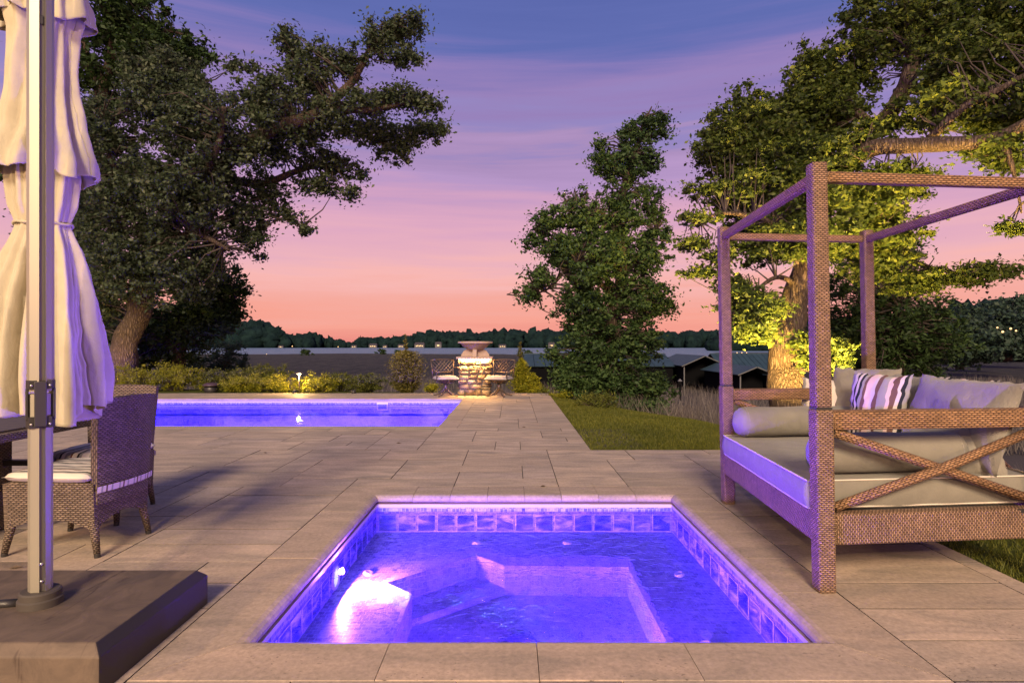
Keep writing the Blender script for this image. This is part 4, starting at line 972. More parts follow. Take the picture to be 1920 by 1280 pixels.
# ------------------------------------------------------------------ boathouses
M['teal_roof'] = mat('teal_metal_roof', (.085, .16, .17), .6); t = NT(M['teal_roof'])
t.color(t.mix(t.ramp(t.noise(t.pos, 1.2, 5), [(.3, (0, 0, 0)), (.7, (1, 1, 1))]), (.017, .038, .046), (.028, .058, .068)))
M['dark_wood'] = mat('black_timber', (.006, .006, .007), 1.0, spec=.02); M['trim'] = mat('pale_trim', (.13, .13, .13), .7)
def gable_house(x0, x1, y0, y1, zb, ze, zr, label, axis='x', cross=None, open_front=True, nposts=0):
    root = empty('boathouse', ((x0 + x1) / 2, y0, zb), 0, label, 'boathouse'); ox, oy, oz = (x0 + x1) / 2, y0, zb
    w = (x1 - x0) / 2; d = y1 - y0
    b = MB(); z1, z2 = ze - oz, zr - oz; e = .3
    if axis == 'x':
        nr = 14
        for side in (0, 1):
            for k in range(nr):   # standing sheets
                xa, xb = -w - e + (2 * w + 2 * e) * k / nr, -w - e + (2 * w + 2 * e) * (k + 1) / nr - .04
                ya, yb = (-e, d / 2) if side == 0 else (d + e, d / 2)
                b.add([(xa, ya, z1), (xb, ya, z1), (xb, yb, z2), (xa, yb, z2)], [(0, 1, 2, 3)])
    else:
        nr = 8
        for side in (-1, 1):
            for k in range(nr):
                ya, yb = -e + (d + 2 * e) * k / nr, -e + (d + 2 * e) * (k + 1) / nr - .03
                b.add([(side * (w + e), ya, z1), (side * (w + e), yb, z1), (0, yb, z2), (0, ya, z2)], [(0, 1, 2, 3)])
    o = b.build('roof', M['teal_roof'], root); m_ = o.modifiers.new('t', 'SOLIDIFY'); m_.thickness = .06
    b = MB()
    if axis == 'x':
        b.box((0, d - .1, z1 / 2), (2 * w, .1, z1)); b.box((0, .05, z1 * .62), (2 * w - .1, .1, z1 * .7))
        for s_ in (-w, w): b.box((s_, d / 2, z1 / 2), (.1, d - .3, z1))
    else:
        b.box((0, d - .1, z1 / 2), (2 * w, .1, z1 - .1)); 
        for s_ in (-w, w): b.box((s_ * .99, d / 2, z1 / 2), (.1, d - .3, z1 - .1))
        b.add([(-w, 1.2, z1 - .1), (w, 1.2, z1 - .1), (0, 1.2, z2 - .15)], [(0, 1, 2)])
        b.box((0, 1.3, z1 * .62), (2 * w - .3, .1, z1 * .72))
    b.build('wall', M['dark_wood'], root)
    if axis != 'x':
        for s_ in (-1, 1):
            b = MB(); b.beam((s_ * (w + e), -e - .03, z1), (s_ * .03, -e - .03, z2), .04, .07); b.build('bargeboard', M['trim'], root)
            b = MB(); b.box((s_ * w, 0, z1 / 2), (.09, .09, z1)); b.build('post', M['trim'] if s_ < 0 else M['dark_wood'], root)
    for k in range(nposts):
        b = MB(); b.box((-w + 2 * w * (k + .5) / nposts, -.05, z1 / 2 - .4), (.18, .18, z1 + .8)); b.build('post', M['dark_wood'], root)
    return root
zW = -3.3
Yh = 60.0
def zpx(y, Y): return H - (y - HY) / F * Y
def xpx(x, Y): return (x - 960) / F * Y
gable_house(xpx(988, Yh), xpx(1262, Yh), Yh, Yh + 9, zW, zpx(686, Yh), zpx(663, Yh + 4.5), 'long low boathouse with teal roof behind the tall tree', 'x', nposts=7)
gable_house(xpx(1280, 58), xpx(1355, 58), 57.5, 67, zW, zpx(686, 58), zpx(667, 58), 'black open boathouse with gable front edged in white', 'y')
gable_house(xpx(1366, 64), xpx(1500, 64), 64, 74, zW, zpx(703, 64), zpx(663, 69), 'teal roofed boathouse left of the floodlit trunk', 'x', nposts=3)
gable_house(xpx(1388, 48), xpx(1446, 48), 48, 57, zW, zpx(703, 48), zpx(688, 48), 'smaller boathouse with low black gable nearest the floodlit trunk', 'y')
for i, (x, w, lab) in enumerate([(1785, 9, 'leftmost shed of the distant row, beside the evergreen'), (1800, 10, 'second shed of the distant row at the marsh edge'), (1823, 14, 'widest shed in the middle of the distant row'), (1848, 12, 'shed before the gap in the distant row'), (1908, 18, 'last shed of the distant row at the right edge')]):
    Y = 150; gable_house(xpx(x - w, Y), xpx(x + w, Y), Y, Y + 5, zW, zpx(663.5, Y), zpx(657.5, Y), lab, 'y')
# dock with white bollard lamps beside the boathouses
for k, (x, y, Y, lab) in enumerate([(1275, 714, 45, 'white mushroom cap on the dock post under the boathouse gable'), (1370, 716, 45, 'white mushroom cap on the dock post left of the small gable'), (1576, 720, 26, 'white cap of the dock post seen behind the daybed pillow')]):
    p = at(x, y, Y); root = empty('dock_post', p, 0, lab, 'post', 'white capped dock posts'); r = 4.5 * Y / F
    b = MB(); b.lathe([(0, r), (r, 0), (r * .9, -r * .2), (0, -r * .2)], 10); b.build('cap', M['trim'], root)
    b = MB(); b.tube([(0, 0, -r * .2), (0, 0, -r * 8)], r * .4, 6); b.build('post', M['dark_wood'], root)

# ------------------------------------------------------------------ stone pier with bowl
PX, PY_ = -.89, 14.35; PW = .72
pier = empty('stone_pier', (PX, PY_, 0), 0, 'square rubble stone pier lit from under its cap at the far paving edge', 'pier')
M['rubble'] = mat('rough_fieldstone', rough=.85, spec=.2); t = NT(M['rubble'])
_c = t.ramp(t.objrand, [(0, (.30, .24, .15)), (.35, (.42, .34, .22)), (.6, (.19, .13, .08)), (.8, (.34, .25, .14)), (1, (.45, .38, .27))])
_n = t.noise(t.pos, 14, 6, .7); t.color(t.mix(.7, _c, t.ramp(_n, [(.3, (.55, .5, .45)), (.7, (1.25, 1.25, 1.25))]), 'MULTIPLY')); t.bump(_n, .9, .02)
M['mortar'] = mat('dark_recessed_mortar', (.10, .085, .07), .95)
b = MB(); b.box((0, PW / 2, .43), (PW - .05, PW - .05, .86)); b.build('core', M['mortar'], pier)
rs = random.Random(21)
def stone(cx, cz, w, h, side):
    b = MB(); g = .015; n = 4; vs = []; d0 = rs.uniform(.0, .022)
    cj = [(rs.uniform(-.012, .012), rs.uniform(-.014, .014)) for _ in range(4)]
    for j in range(n + 1):
        for i in range(n + 1):
            u, v = i / n - .5, j / n - .5; edge = max(abs(u), abs(v)) * 2
            rnd = 1 - .12 * (abs(u * 2) ** 3) * (abs(v * 2) ** 3)
            x = u * (w - g) * rnd + rs.uniform(-.005, .005); z = v * (h - g) * rnd + rs.uniform(-.005, .005)
            y = -(d0 + .026) * (1 - edge ** 4) + rs.uniform(-.006, .006) + .012
            a_, c_ = u + .5, v + .5; x += cj[0][0] * (1 - a_) * (1 - c_) + cj[1][0] * a_ * (1 - c_) + cj[2][0] * a_ * c_ + cj[3][0] * (1 - a_) * c_
            z += cj[0][1] * (1 - a_) * (1 - c_) + cj[1][1] * a_ * (1 - c_) + cj[2][1] * a_ * c_ + cj[3][1] * (1 - a_) * c_
            vs.append((x, y, z))
    fs = [(j * (n + 1) + i, j * (n + 1) + i + 1, (j + 1) * (n + 1) + i + 1, (j + 1) * (n + 1) + i) for j in range(n) for i in range(n)]
    rim = [i for i in range(n + 1)] + [(j + 1) * (n + 1) - 1 for j in range(1, n + 1)] + [n * (n + 1) + i for i in range(n - 1, -1, -1)] + [j * (n + 1) for j in range(n - 1, 0, -1)]
    b0 = len(vs); vs += [(vs[i][0], .05, vs[i][2]) for i in rim]
    for k in range(len(rim)): fs.append((rim[k], b0 + k, b0 + (k + 1) % len(rim), rim[(k + 1) % len(rim)]))
    b.add(vs, fs); o = b.build('stone', M['rubble'], pier, True)
    rz = {0: 0, 1: math.pi / 2, 2: -math.pi / 2}[side]; o.rotation_euler = (0, 0, rz)
    o.location = {0: (cx, 0, cz), 1: (PW / 2, PW / 2 + cx, cz), 2: (-PW / 2, PW / 2 - cx, cz)}[side]
for side in (0, 1, 2):
    z = 0
    hs = [.15, .12, .10, .13, .09, .12, .14]; tot = sum(hs); hs = [h * .86 / tot for h in hs]
    for h in hs:
        x = -PW / 2
        while x < PW / 2 - .01:
            w = rs.uniform(.10, .27)
            if PW / 2 - x - w < .08: w = PW / 2 - x
            if rs.random() < .18 and h > .1:
                stone(x + w / 2, z + h * .25, w, h * .5, side); stone(x + w / 2, z + h * .75, w, h * .5, side)
            else: stone(x + w / 2, z + h / 2, w, h, side)
            x += w
        z += h
M['cast'] = mat('pink_tan_cast_stone', (.42, .30, .25), .8); t = NT(M['cast']); _n = t.noise(t.obj, 20, 5, .6)
t.color(t.mix(_n, (.34, .24, .20), (.48, .36, .30))); t.bump(_n, .3, .01)
b = MB(); b.box((0, PW / 2, .895), (.86, .86, .05)); b.build('cap', M['cast'], pier, bevel=.008)
b = MB()
for a in ((0, -.025, .74, .02), (0, PW + .025, .74, .02)): b.box((a[0], a[1], .864), (a[2], a[3], .008))
b.build('light_strip', mat('lit_led_strip', (1, .9, .7), .5, emit=(1, .72, .38), estr=30), pier)
def strip(loc, sx, sy, e):
    d = bpy.data.lights.new('pier_strip_light', 'AREA'); d.shape = 'RECTANGLE'; d.size = sx; d.size_y = sy; d.energy = e; d.color = (1, .50, .16)
    o = bpy.data.objects.new('pier_strip_light', d); COL.objects.link(o); o.location = loc
strip((PX, PY_ - .045, .855), .7, .03, 60); strip((PX + PW / 2 + .045, PY_ + PW / 2, .855), .03, .7, 8); strip((PX - PW / 2 - .045, PY_ + PW / 2, .855), .03, .7, 8)
bowl = empty('fire_bowl', (PX, PY_ + PW / 2, .92), 0, 'wide shallow cast stone bowl standing on top of the stone pier', 'bowl')
b = MB(); b.lathe([(0, .13), (.10, .14), (.19, .17), (.28, .23), (.35, .30), (.37, .315), (.425, .325), (.425, .365), (.40, .365), (.34, .33), (.25, .27), (.12, .22), (0, .21)], 48); b.build('dish', M['cast'], bowl, True).modifiers.new('e', 'EDGE_SPLIT').split_angle = math.radians(38)
for k in range(4):
    a = k * math.pi / 2 + math.pi / 4 * 0; ca, sa = math.cos(a), math.sin(a); b = MB(); th = .05
    pr = [(0.0, 0), (.345, 0), (.335, .05), (.27, .145), (.20, .175), (0, .16)]
    vs = []
    for s_ in (-1, 1):
        for (r, z) in pr: vs.append((r * ca - s_ * th * sa, r * sa + s_ * th * ca, z + .001 * k))
    n_ = len(pr); b.add(vs, [tuple(range(n_)), tuple(range(2 * n_ - 1, n_ - 1, -1))] + [(i, n_ + i, n_ + (i + 1) % n_, (i + 1) % n_) for i in range(n_)])
    b.build('foot', M['cast'], bowl, bevel=.006)

# ------------------------------------------------------------------ cast metal garden chairs
M['bronze'] = mat('bronze_cast_metal', (.13, .095, .075), .45, .6)
M['seat_stripe'] = striped('fine_striped_cushion', [(0, (.36, .32, .31)), (.5, (.20, .17, .18)), (.62, (.38, .34, .34))], 'X', 18)
def garden_chair(loc, rz, label):
    r = empty('garden_chair', loc, rz, label, 'chair', 'cast metal swivel chairs at the stone pier')
    m_ = M['bronze']
    b = MB()
    for k in range(4):
        a = k * math.pi / 2 + math.pi / 4; c, s_ = math.cos(a), math.sin(a)
        b = MB(); b.tube([(.02 * c, .02 * s_, .20), (.08 * c, .08 * s_, .13), (.18 * c, .18 * s_, .045), (.30 * c, .30 * s_, .02), (.325 * c, .325 * s_, .025)], [.02, .018, .016, .015, .016], 7); b.build('leg', m_, r, True)
    b = MB(); b.tube([(0, 0, .12), (0, 0, .22), (0, 0, .34)], [.035, .045, .03], 12); b.build('swivel_post', m_, r, True)
    b = MB(); b.lathe([(.0, .30), (.09, .31), (.16, .35), (.20, .385)], 20)
    for k in range(4):
        a = k * math.pi / 2; b.tube([(.05 * math.cos(a), .05 * math.sin(a), .30), (.17 * math.cos(a), .17 * math.sin(a), .32), (.24 * math.cos(a), .24 * math.sin(a), .39)], .012, 6)
    b.build('seat_bracket', m_, r, True)
    b = MB(); b.box((0, 0, .395), (.52, .50, .02)); b.build('seat_frame', m_, r, bevel=.008)
    grid_mesh('seat_cushion', 14, 12, lambda u, v: (((u - .5) * .54, (v - .5) * .52, .41 + .075 * (max(0, 1 - abs(2 * u - 1) ** 6) * max(0, 1 - abs(2 * v - 1) ** 6)) ** .5), (u, v)), M['seat_stripe'], r)
    b = MB()
    fr = [(-.25, -.25, .40), (-.26, -.27, .60), (-.28, -.31, .84)]; fl = [(.25, -.25, .40), (.26, -.27, .60), (.28, -.31, .84)]
    b.tube(fr, .014, 7); b.tube(fl, .014, 7); b.tube([(-.28, -.31, .84), (-.14, -.33, .855), (0, -.335, .86), (.14, -.33, .855), (.28, -.31, .84)], .016, 7); b.tube([(-.26, -.265, .55), (.26, -.265, .55)], .013, 7)
    b.build('back_frame', m_, r, True)
    b = MB()
    for k in range(7):
        x = -.26 + .52 * k / 6
        for s_ in (-1, 1):
            x1 = x + s_ * .26
            if abs(x1) > .27: t1 = (.27 - s_ * x) / .26; x1 = s_ * .27
            else: t1 = 1
            if t1 > .05: b.tube([(x, -.266, .56), (x1, -.266 - .05 * t1, .56 + .28 * t1)], .006, 5, False)
    b.build('back_lattice', m_, r)
    for s_ in (-1, 1):
        b = MB(); b.tube([(s_ * .265, -.27, .66), (s_ * .30, -.12, .665), (s_ * .31, .08, .655), (s_ * .31, .20, .63), (s_ * .29, .24, .58), (s_ * .27, .20, .50), (s_ * .26, .15, .40)], .013, 7); b.build('arm', m_, r, True)
    return r
garden_chair(((836 - 960) / F * 14.2, 14.2, 0), math.radians(202), 'cast metal swivel chair with lattice back left of the stone pier')
garden_chair(((936 - 960) / F * 14.15, 14.15, 0), math.radians(158), 'cast metal swivel chair with lattice back right of the stone pier')

# ------------------------------------------------------------------ path light, garden dome
pl = at(561, 738, 15.35); pl.z = 0
r = empty('path_light', pl, 0, 'short lit mushroom path light among the low shrubs', 'path light')
M['copper'] = mat('weathered_copper', (.20, .14, .10), .5, .5)
b = MB(); b.tube([(0, 0, 0), (0, 0, .47)], .014, 10); b.build('stem', M['copper'], r, True)
b = MB(); b.lathe([(0, .52), (.05, .51), (.10, .485), (.11, .475)], 24); b.build('hat', M['copper'], r, True)
b = MB(); b.lathe([(.008, .473), (.035, .466), (.095, .474)], 24); b.lathe([(.018, .430), (.020, .468)], 12); b.build('lens', mat('lit_path_lens', (1, .9, .7), .5, emit=(1, .74, .40), estr=18), r, True)
lamp('POINT', 'path_light_bulb', (pl.x, pl.y - .03, .42), 90, (1, .60, .20), .03)
pd = at(396, 732, 15.45); pd.z = 0
r = empty('garden_dome', pd, 0, 'dark squat dome shaped garden speaker in front of the shrubs', 'speaker')
b = MB(); b.lathe([(.16, .0), (.17, .05), (.16, .12), (.12, .16)], 24); b.build('body', M['black_plastic'], r, True)
b = MB(); b.lathe([(.12, .155), (.21, .16), (.20, .19), (.12, .235), (0, .25)], 24); b.build('hat', mat('dark_brown_hat', (.06, .035, .035), .5), r, True)
pf = at(552, 736, 15.2); 
for x_, lab in ((552, 'tiny dark fixture on the ground left of the path light'), (663, 'tiny dark fixture on the ground between shrubs, right of the path light')):
    p = ground_px(x_, 737.5); r = empty('ground_fixture', p, 0, lab, 'fixture')
    b = MB(); b.lathe([(0.05, 0), (.055, .05), (.04, .08), (0, .09)], 14); b.build('body', M['black_plastic'], r, True)

# floodlights at the right tree
M['lit_warm'] = mat('lit_floodlight_lens', (1, .9, .7), .5, emit=(1, .72, .35), estr=40)
def uplight(loc, aim, e, spot, label, size=.05):
    loc = Vector(loc); d = (Vector(aim) - loc).normalized(); r = empty('floodlight', loc, 0, label, 'floodlight')
    b = MB(); b.tube([-d * .12, d * .0], [.035, .05], 12); b.build('housing', M['black_plastic'], r, True)
    b = MB(); b.tube([d * .002, d * .006], .042, 12); b.build('lens', M['lit_warm'], r)
    lamp('SPOT', 'floodlight_beam', loc + d * .03, e, (1, .62, .16), size, d, spot, .6)
uplight((4.1, 9.0, gz(4.1, 9.0) + .15), (4.9, 10.9, 2.6), 3000, 95, 'floodlight in the grass left of the thick trunk')
uplight((5.7, 8.7, gz(5.7, 8.7) + .15), (5.4, 11, 3.2), 2900, 95, 'floodlight in the grass right of the thick trunk')
uplight((-10.6, 15.7, .1), (-11.2, 17.4, 2.4), 200, 80, 'floodlight among the shrubs at the foot of the leaning oak')
uplight((7.2, 6.8, gz(7.2, 6.8) + .15), (7.6, 9.2, 6.0), 4800, 75, 'floodlight under the long limb far right of the thick trunk')
pt = at(1558, 435, 10.6); r = empty('tree_lamp', pt, 0, 'small lit lamp hanging inside the crown of the floodlit tree', 'lamp')
b = MB(); b.lathe([(0, .03), (.03, .02), (.04, -.02), (.03, -.05), (0, -.055)], 12); b.build('bulb', M['lit_warm'], r, True)
b = MB(); b.lathe([(0, .08), (.05, .04), (.055, .02), (0, .035)], 12); b.build('cap', M['black_plastic'], r, True)
lamp('POINT', 'tree_lamp_bulb', pt + Vector((0, -.08, -.12)), 170, (1, .66, .2), .04)
pt2 = at(1800, 90, 9.2)

# ------------------------------------------------------------------ cantilever umbrella
UX, UY = -1.912, 2.457
PR = math.atan2(1.912, 2.457)
um = empty('cantilever_umbrella', (UX, UY, 0), 0, 'closed cream cantilever umbrella on a pale pole at the left edge', 'umbrella')
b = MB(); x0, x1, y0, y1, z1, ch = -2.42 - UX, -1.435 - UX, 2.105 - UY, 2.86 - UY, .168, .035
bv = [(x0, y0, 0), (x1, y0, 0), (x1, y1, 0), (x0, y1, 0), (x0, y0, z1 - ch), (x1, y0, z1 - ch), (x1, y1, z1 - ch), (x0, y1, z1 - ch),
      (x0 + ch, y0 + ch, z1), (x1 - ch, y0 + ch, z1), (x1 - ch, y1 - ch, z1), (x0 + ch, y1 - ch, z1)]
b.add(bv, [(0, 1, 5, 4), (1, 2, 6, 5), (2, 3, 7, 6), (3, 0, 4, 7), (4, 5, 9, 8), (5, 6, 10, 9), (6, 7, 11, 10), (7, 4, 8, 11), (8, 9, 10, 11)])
b.m = [0, 1, 1, 1, 0, 1, 0, 1, 0]  # sides and back take a darker copy: their shade is in the colour
b.build('base_box', [M['base_plastic'], mat('shaded_base_side', (.022, .017, .018), .5)], um, bevel=.005)
b = MB(); b.lathe([(.078, .1685), (.078, .195), (.072, .2), (.072, .222), (.066, .228), (.0, .228)], 32); b.build('flange', mat('dusty_black_flange', (.05, .042, .036), .7), um, True).modifiers.new('e', 'EDGE_SPLIT').split_angle = math.radians(35)
b = MB(); b.tube([(-.045, .03, .17), (-.045, .03, .30)], .012, 8); b.build('locking_pin', M['black_plastic'], um, True)
b = MB(); b.tube([(-.075, -.01, .175), (-.14, -.03, .18), (-.22, -.02, .176)], [.02, .018, .008], 8); b.build('foot_pedal', M['black_plastic'], um, True)
# pole: profile turned 45 degrees with a recessed channel on the corner towards the viewer
def extrude(prof, z0, z1, mats_idx=None):
    b = MB(); n = len(prof); vs = [(x, y, z0) for x, y in prof] + [(x, y, z1) for x, y in prof]
    for k in range(n):
        k2 = (k + 1) % n; b.add([vs[k], vs[k2], vs[n + k2], vs[n + k]], [(0, 1, 2, 3)], mi=(mats_idx[k] if mats_idx else 0))
    b.add(vs, [tuple(range(n - 1, -1, -1)), tuple(range(n, 2 * n))]); return b
a_ = .041
pr = [(-a_, 0), (-a_ * .78, -a_ * .62), (-a_ * .10, -a_ * .96), (-.002, -a_ * .70), (.008, -a_ * .70), (.016, -a_ * .92), (a_ * .80, -a_ * .55), (a_, 0), (a_ * .8, a_ * .7), (0, a_), (-a_ * .8, a_ * .7)]
TURN = []
TURN.append(extrude(pr, .20, 1.02, [0, 0, 1, 1, 1, 0, 0, 0, 0, 0, 0]).build('pole', [M['metal_light'], M['metal_grey']], um))
pr2 = [(x * 1.10, y * 1.10) for x, y in pr]
TURN.append(extrude(pr2, 1.03, 3.3, [0, 0, 1, 1, 1, 0, 0, 0, 0, 0, 0]).build('upper_pole', [M['metal_light'], M['metal_grey']], um))
for z in (.268, .338): 
    b = MB(); b.lathe([(.0, .004), (.006, .004), (.007, 0)], 10); o = b.build('bolt', M['steel'], um, True); o.location = Matrix.Rotation(PR, 3, 'Z') @ Vector((.003, -.033, z)); o.rotation_euler = (math.pi / 2, 0, PR)
b = MB(); b.box((.003, -.036, 2.52), (.012, .006, .035)); TURN.append(b.build('plug', M['black_plastic'], um))
# bracket sleeve
sp = [(-.047, -.010), (-.036, -.040), (.036, -.040), (.048, -.010), (.044, .036), (-.044, .036)]
b = extrude(sp, .885, .93); b2 = extrude(sp, 1.04, 1.075); bb = MB()
for q in (b, b2):
    bb.add(q.v, q.f, q.uv)
bb.box((0.0, -.045, .98), (.040, .012, .18)); bb.box((-.043, -.012, .98), (.010, .03, .13)); bb.box((.044, -.012, .98), (.010, .03, .13))
TURN.append(bb.build('bracket', M['black_plastic'], um, bevel=.003))
for o in TURN: o.rotation_euler = (0, 0, PR)
for x_, z in ((-.029, 1.055), (.030, 1.055), (-.029, .90), (.030, .90)):
    b = MB(); b.lathe([(0, .003), (.004, .003), (.005, 0)], 8); o = b.build('screw', M['steel'], um, True); o.location = Matrix.Rotation(PR, 3, 'Z') @ Vector((x_, -.042, z)); o.rotation_euler = (math.pi / 2, 0, PR)
# canopy cloth, gathered by two tiers
cxu, cyu = -2.165 - UX, 2.80 - UY
S_ = 413.0
def zc(y): return H + (HY - y) / S_
def cloth(name, prof, folds, seed, hem=0.02, thick=.003, nu=300, nv=110, hemw=3):
    ys_ = [p[0] for p in prof]; rs2_ = [p[1] * .69 / S_ for p in prof]; am = [p[2] for p in prof]
    y_top, y_bot = ys_[0], ys_[-1]
    rg = np.random.default_rng(seed); ph = rg.uniform(0, 6.28, 8); fa = rg.uniform(.6, 1.3, 60)
    def fn(u, v):
        th = u * 2 * math.pi; yy = y_top + (y_bot - y_top) * v
        r = np.interp(yy, ys_, rs2_); a = np.interp(yy, ys_, am)
        w = th * folds + ph[0] + .8 * math.sin(th * 2 + ph[1]) + .5 * math.sin(v * 3 + ph[2])
        f1 = abs(math.sin(w / 2)) ** .55 * 2 - 1.25          # sharp valleys, rounded ridges
        f2 = math.sin(th * (folds * 2 + 1) + ph[3] + 2.2 * v) * .28
        f3 = mnoise.noise(Vector((math.cos(th) * 1.6, math.sin(th) * 1.6, v * 4 + seed))) * .7
        f4 = abs(mnoise.noise(Vector((math.cos(th) * 3.2 + v * 1.5, math.sin(th) * 3.2, v * 7 + seed)))) ; rr = r * (1 + a * (f1 * .5 + f2 + f3 * .5 - f4 * .22)) 
        z = zc(yy) + hem * (max(0, v - .72) / .28) ** 2 * (math.sin(th * hemw + ph[4]) + .6 * math.sin(th * (hemw + 4) + ph[5]))
        z += .006 * math.sin(w)
        tw = .10 * math.sin(v * 2.5 + ph[6]) * a * 2
        return (cxu + rr * math.cos(th + tw), cyu + .82 * rr * math.sin(th + tw), z), (u * 3, v)
    return grid_mesh(name, nu, nv, fn, M['canvas'], um, thick=thick)
cloth('lower_canopy', [(250, 78, .2), (330, 78, .30), (385, 72, .26), (413, 62, .16), (424, 62, .16), (470, 84, .30), (540, 106, .40), (620, 124, .46), (720, 134, .50), (775, 132, .5)], 9, 3, .035)
cloth('upper_canopy', [(-60, 80, .3), (0, 92, .30), (60, 74, .34), (110, 76, .34), (170, 80, .34), (240, 94, .34), (300, 118, .36), (326, 122, .38)], 6, 8, .022)
cloth('top_canopy', [(-160, 60, .3), (-60, 84, .34), (0, 104, .34), (36, 108, .34)], 6, 5, .02, nv=50)
b = MB(); n_ = 60; pts = []
for k in range(n_ + 1):
    th = 2 * math.pi * k / n_; pts.append((cxu + .116 * math.cos(th), cyu + .82 * .116 * math.sin(th), zc(418) + .004 * math.sin(th * 5)))
b.tube(pts, .007, 6, False); b.build('strap', M['canvas'], um, True)

# ------------------------------------------------------------------ daybed
A = Vector((1.545, 3.0, 0)); Bp = Vector((1.66, 4.65, 0)); S = Vector((1.17, .125, 0)); LEAN = -.018
Lv = (Bp - A)
def Q(u, v, z): return A + S * (u / 1.17) + Lv * (v / 1.655) + Vector((LEAN * z + .06 * (u / 1.17) * max(0, 1 - v / 1.655), 0, z))
db = empty('daybed', A + S / 2 + Lv / 2, 0, 'wicker canopy daybed with grey cushions beside the hot tub', 'daybed')
O_ = A + S / 2 + Lv / 2
def q(u, v, z): return Q(u, v, z) - O_
SL = 1.17; LL = 1.655
for (u, v) in ((0, 0), (0, LL), (SL, LL), (SL, 0)):
    b = MB(); b.beam(q(u, v, 0), q(u, v, .90), .086, .086, .090, .090, up=(0, 1, 0)); b.build('post', M['rattan'], db, bevel=.012)
    b = MB(); b.beam(q(u, v, .908), q(u, v, 2.115), .080, .080, .077, .077, up=(0, 1, 0)); b.build('upper_post', M['rattan'], db, bevel=.012)
    b = MB(); b.beam(q(u, v, .898), q(u, v, .910), .076, .076, up=(0, 1, 0)); b.build('joint', M['black_plastic'], db)
e = .042
def rail(p0, p1, w, h, name, m='rattan_rail', bev=.012): b = MB(); b.beam(p0, p1, w, h); b.build(name, M[m], db, bevel=bev, seg=3)
for z, w, h, nm in ((2.045, .05, .055, 'top_rail'), (.31, .07, .155, 'seat_rail')):
    rail(q(e, 0, z), q(SL - e, 0, z), w, h, nm, 'rattan' if nm == 'seat_rail' else 'rattan_rail'); rail(q(e, LL, z), q(SL - e, LL, z), w, h, nm, 'rattan' if nm == 'seat_rail' else 'rattan_rail')
    rail(q(0, e, z), q(0, LL - e, z), w, h, nm, 'rattan' if nm == 'seat_rail' else 'rattan_rail'); rail(q(SL, e, z), q(SL, LL - e, z), w, h, nm, 'rattan' if nm == 'seat_rail' else 'rattan_rail')
rail(q(e, 0, .845), q(SL - e, 0, .845), .07, .095, 'arm_rail'); rail(q(e, LL, .835), q(SL - e, LL, .835), .07, .085, 'arm_rail'); rail(q(SL, e, .84), q(SL, LL - e, .84), .06, .085, 'back_rail')
def cross(p00, p11, p01, p10, off):
    b = MB(); b.tube([p00, p11], .024, 12); b.build('cross_brace', M['rattan_rail'], db, True)
    b = MB(); m1 = (p01 + p10) / 2 + off; b.tube([p01, p01.lerp(m1, .8), m1, p10.lerp(m1, .8), p10], .024, 12); b.build('cross_brace', M['rattan_rail'], db, True)
for v in (0, LL):
    off = Vector((0, -.03 if v == 0 else .03, 0))
    cross(q(.055, v, .785), q(SL - .055, v, .41), q(.055, v, .41), q(SL - .055, v, .785), off)
cross(q(SL, .06, .78), q(SL, LL / 2, .40), q(SL, .06, .40), q(SL, LL / 2, .78), Vector((.03, 0, 0)))
cross(q(SL, LL / 2, .78), q(SL, LL - .06, .40), q(SL, LL / 2, .40), q(SL, LL - .06, .78), Vector((.03, 0, 0)))
b = MB(); b.beam(q(SL / 2, .03, .375), q(SL / 2, LL - .03, .375), SL - .22, .02); b.build('slat_base', M['black_plastic'], db)
# mattress (lies loose on the frame)
def rounded_slab(u0, u1, v0, v1, z0, z1, O, nm, m, parent, puff=.012, r=.02):
    nu, nv = 26, 36; seed = random.random() * 50
    def side(u, v): return u0 + (u1 - u0) * u, v0 + (v1 - v0) * v
    b = MB(); ring = []
    def prof(k):   # k 0..5 from bottom to top of the side
        t_ = k / 5; return z0 + (z1 - z0) * t_, math.sin(math.pi * t_) * .012
    per = [(i / nu, 0) for i in range(nu)] + [(1, j / nv) for j in range(nv)] + [(1 - i / nu, 1) for i in range(nu)] + [(0, 1 - j / nv) for j in range(nv)]
    n_ = len(per); vs = []; fs = []
    for k in range(6):
        z, o_ = prof(k)
        for (a, c) in per:
            uu, vv = side(a, c); nxu = -1 if a == 0 else (1 if a == 1 else 0); nxv = -1 if c == 0 else (1 if c == 1 else 0)
            wob = .004 * mnoise.noise(Vector((uu * 6, vv * 6, z * 9 + seed)))
            vs.append(Q(uu + nxu * (o_ + wob), vv + nxv * (o_ + wob), z + (wob * 1.2 if k == 5 else 0)) - O)
    for k in range(5):
        for i in range(n_): fs.append((k * n_ + i, k * n_ + (i + 1) % n_, (k + 1) * n_ + (i + 1) % n_, (k + 1) * n_ + i))
    b.add(vs, fs)
    tv = []; 
    for j in range(nv + 1):
        for i in range(nu + 1):
            uu, vv = side(i / nu, j / nv); ed = min(1, min(i / nu, 1 - i / nu) * 8, min(j / nv, 1 - j / nv) * 8)
            wob = .004 * mnoise.noise(Vector((uu * 6, vv * 6, z1 * 9 + seed)))
            tv.append(Q(uu, vv, z1 + puff * ed + .008 * mnoise.noise(Vector((uu * 3, vv * 3, seed))) * ed + wob * 1.2 * (1 - ed)) - O)
    b.add(tv, [(j * (nu + 1) + i, j * (nu + 1) + i + 1, (j + 1) * (nu + 1) + i + 1, (j + 1) * (nu + 1) + i) for j in range(nv) for i in range(nu)])
    b.add([Q(*side(a, c), z0) - O for a, c in ((0, 0), (0, 1), (1, 1), (1, 0))], [(0, 1, 2, 3)])
    o = b.build(nm, m, parent, True); 
    return o, per, side
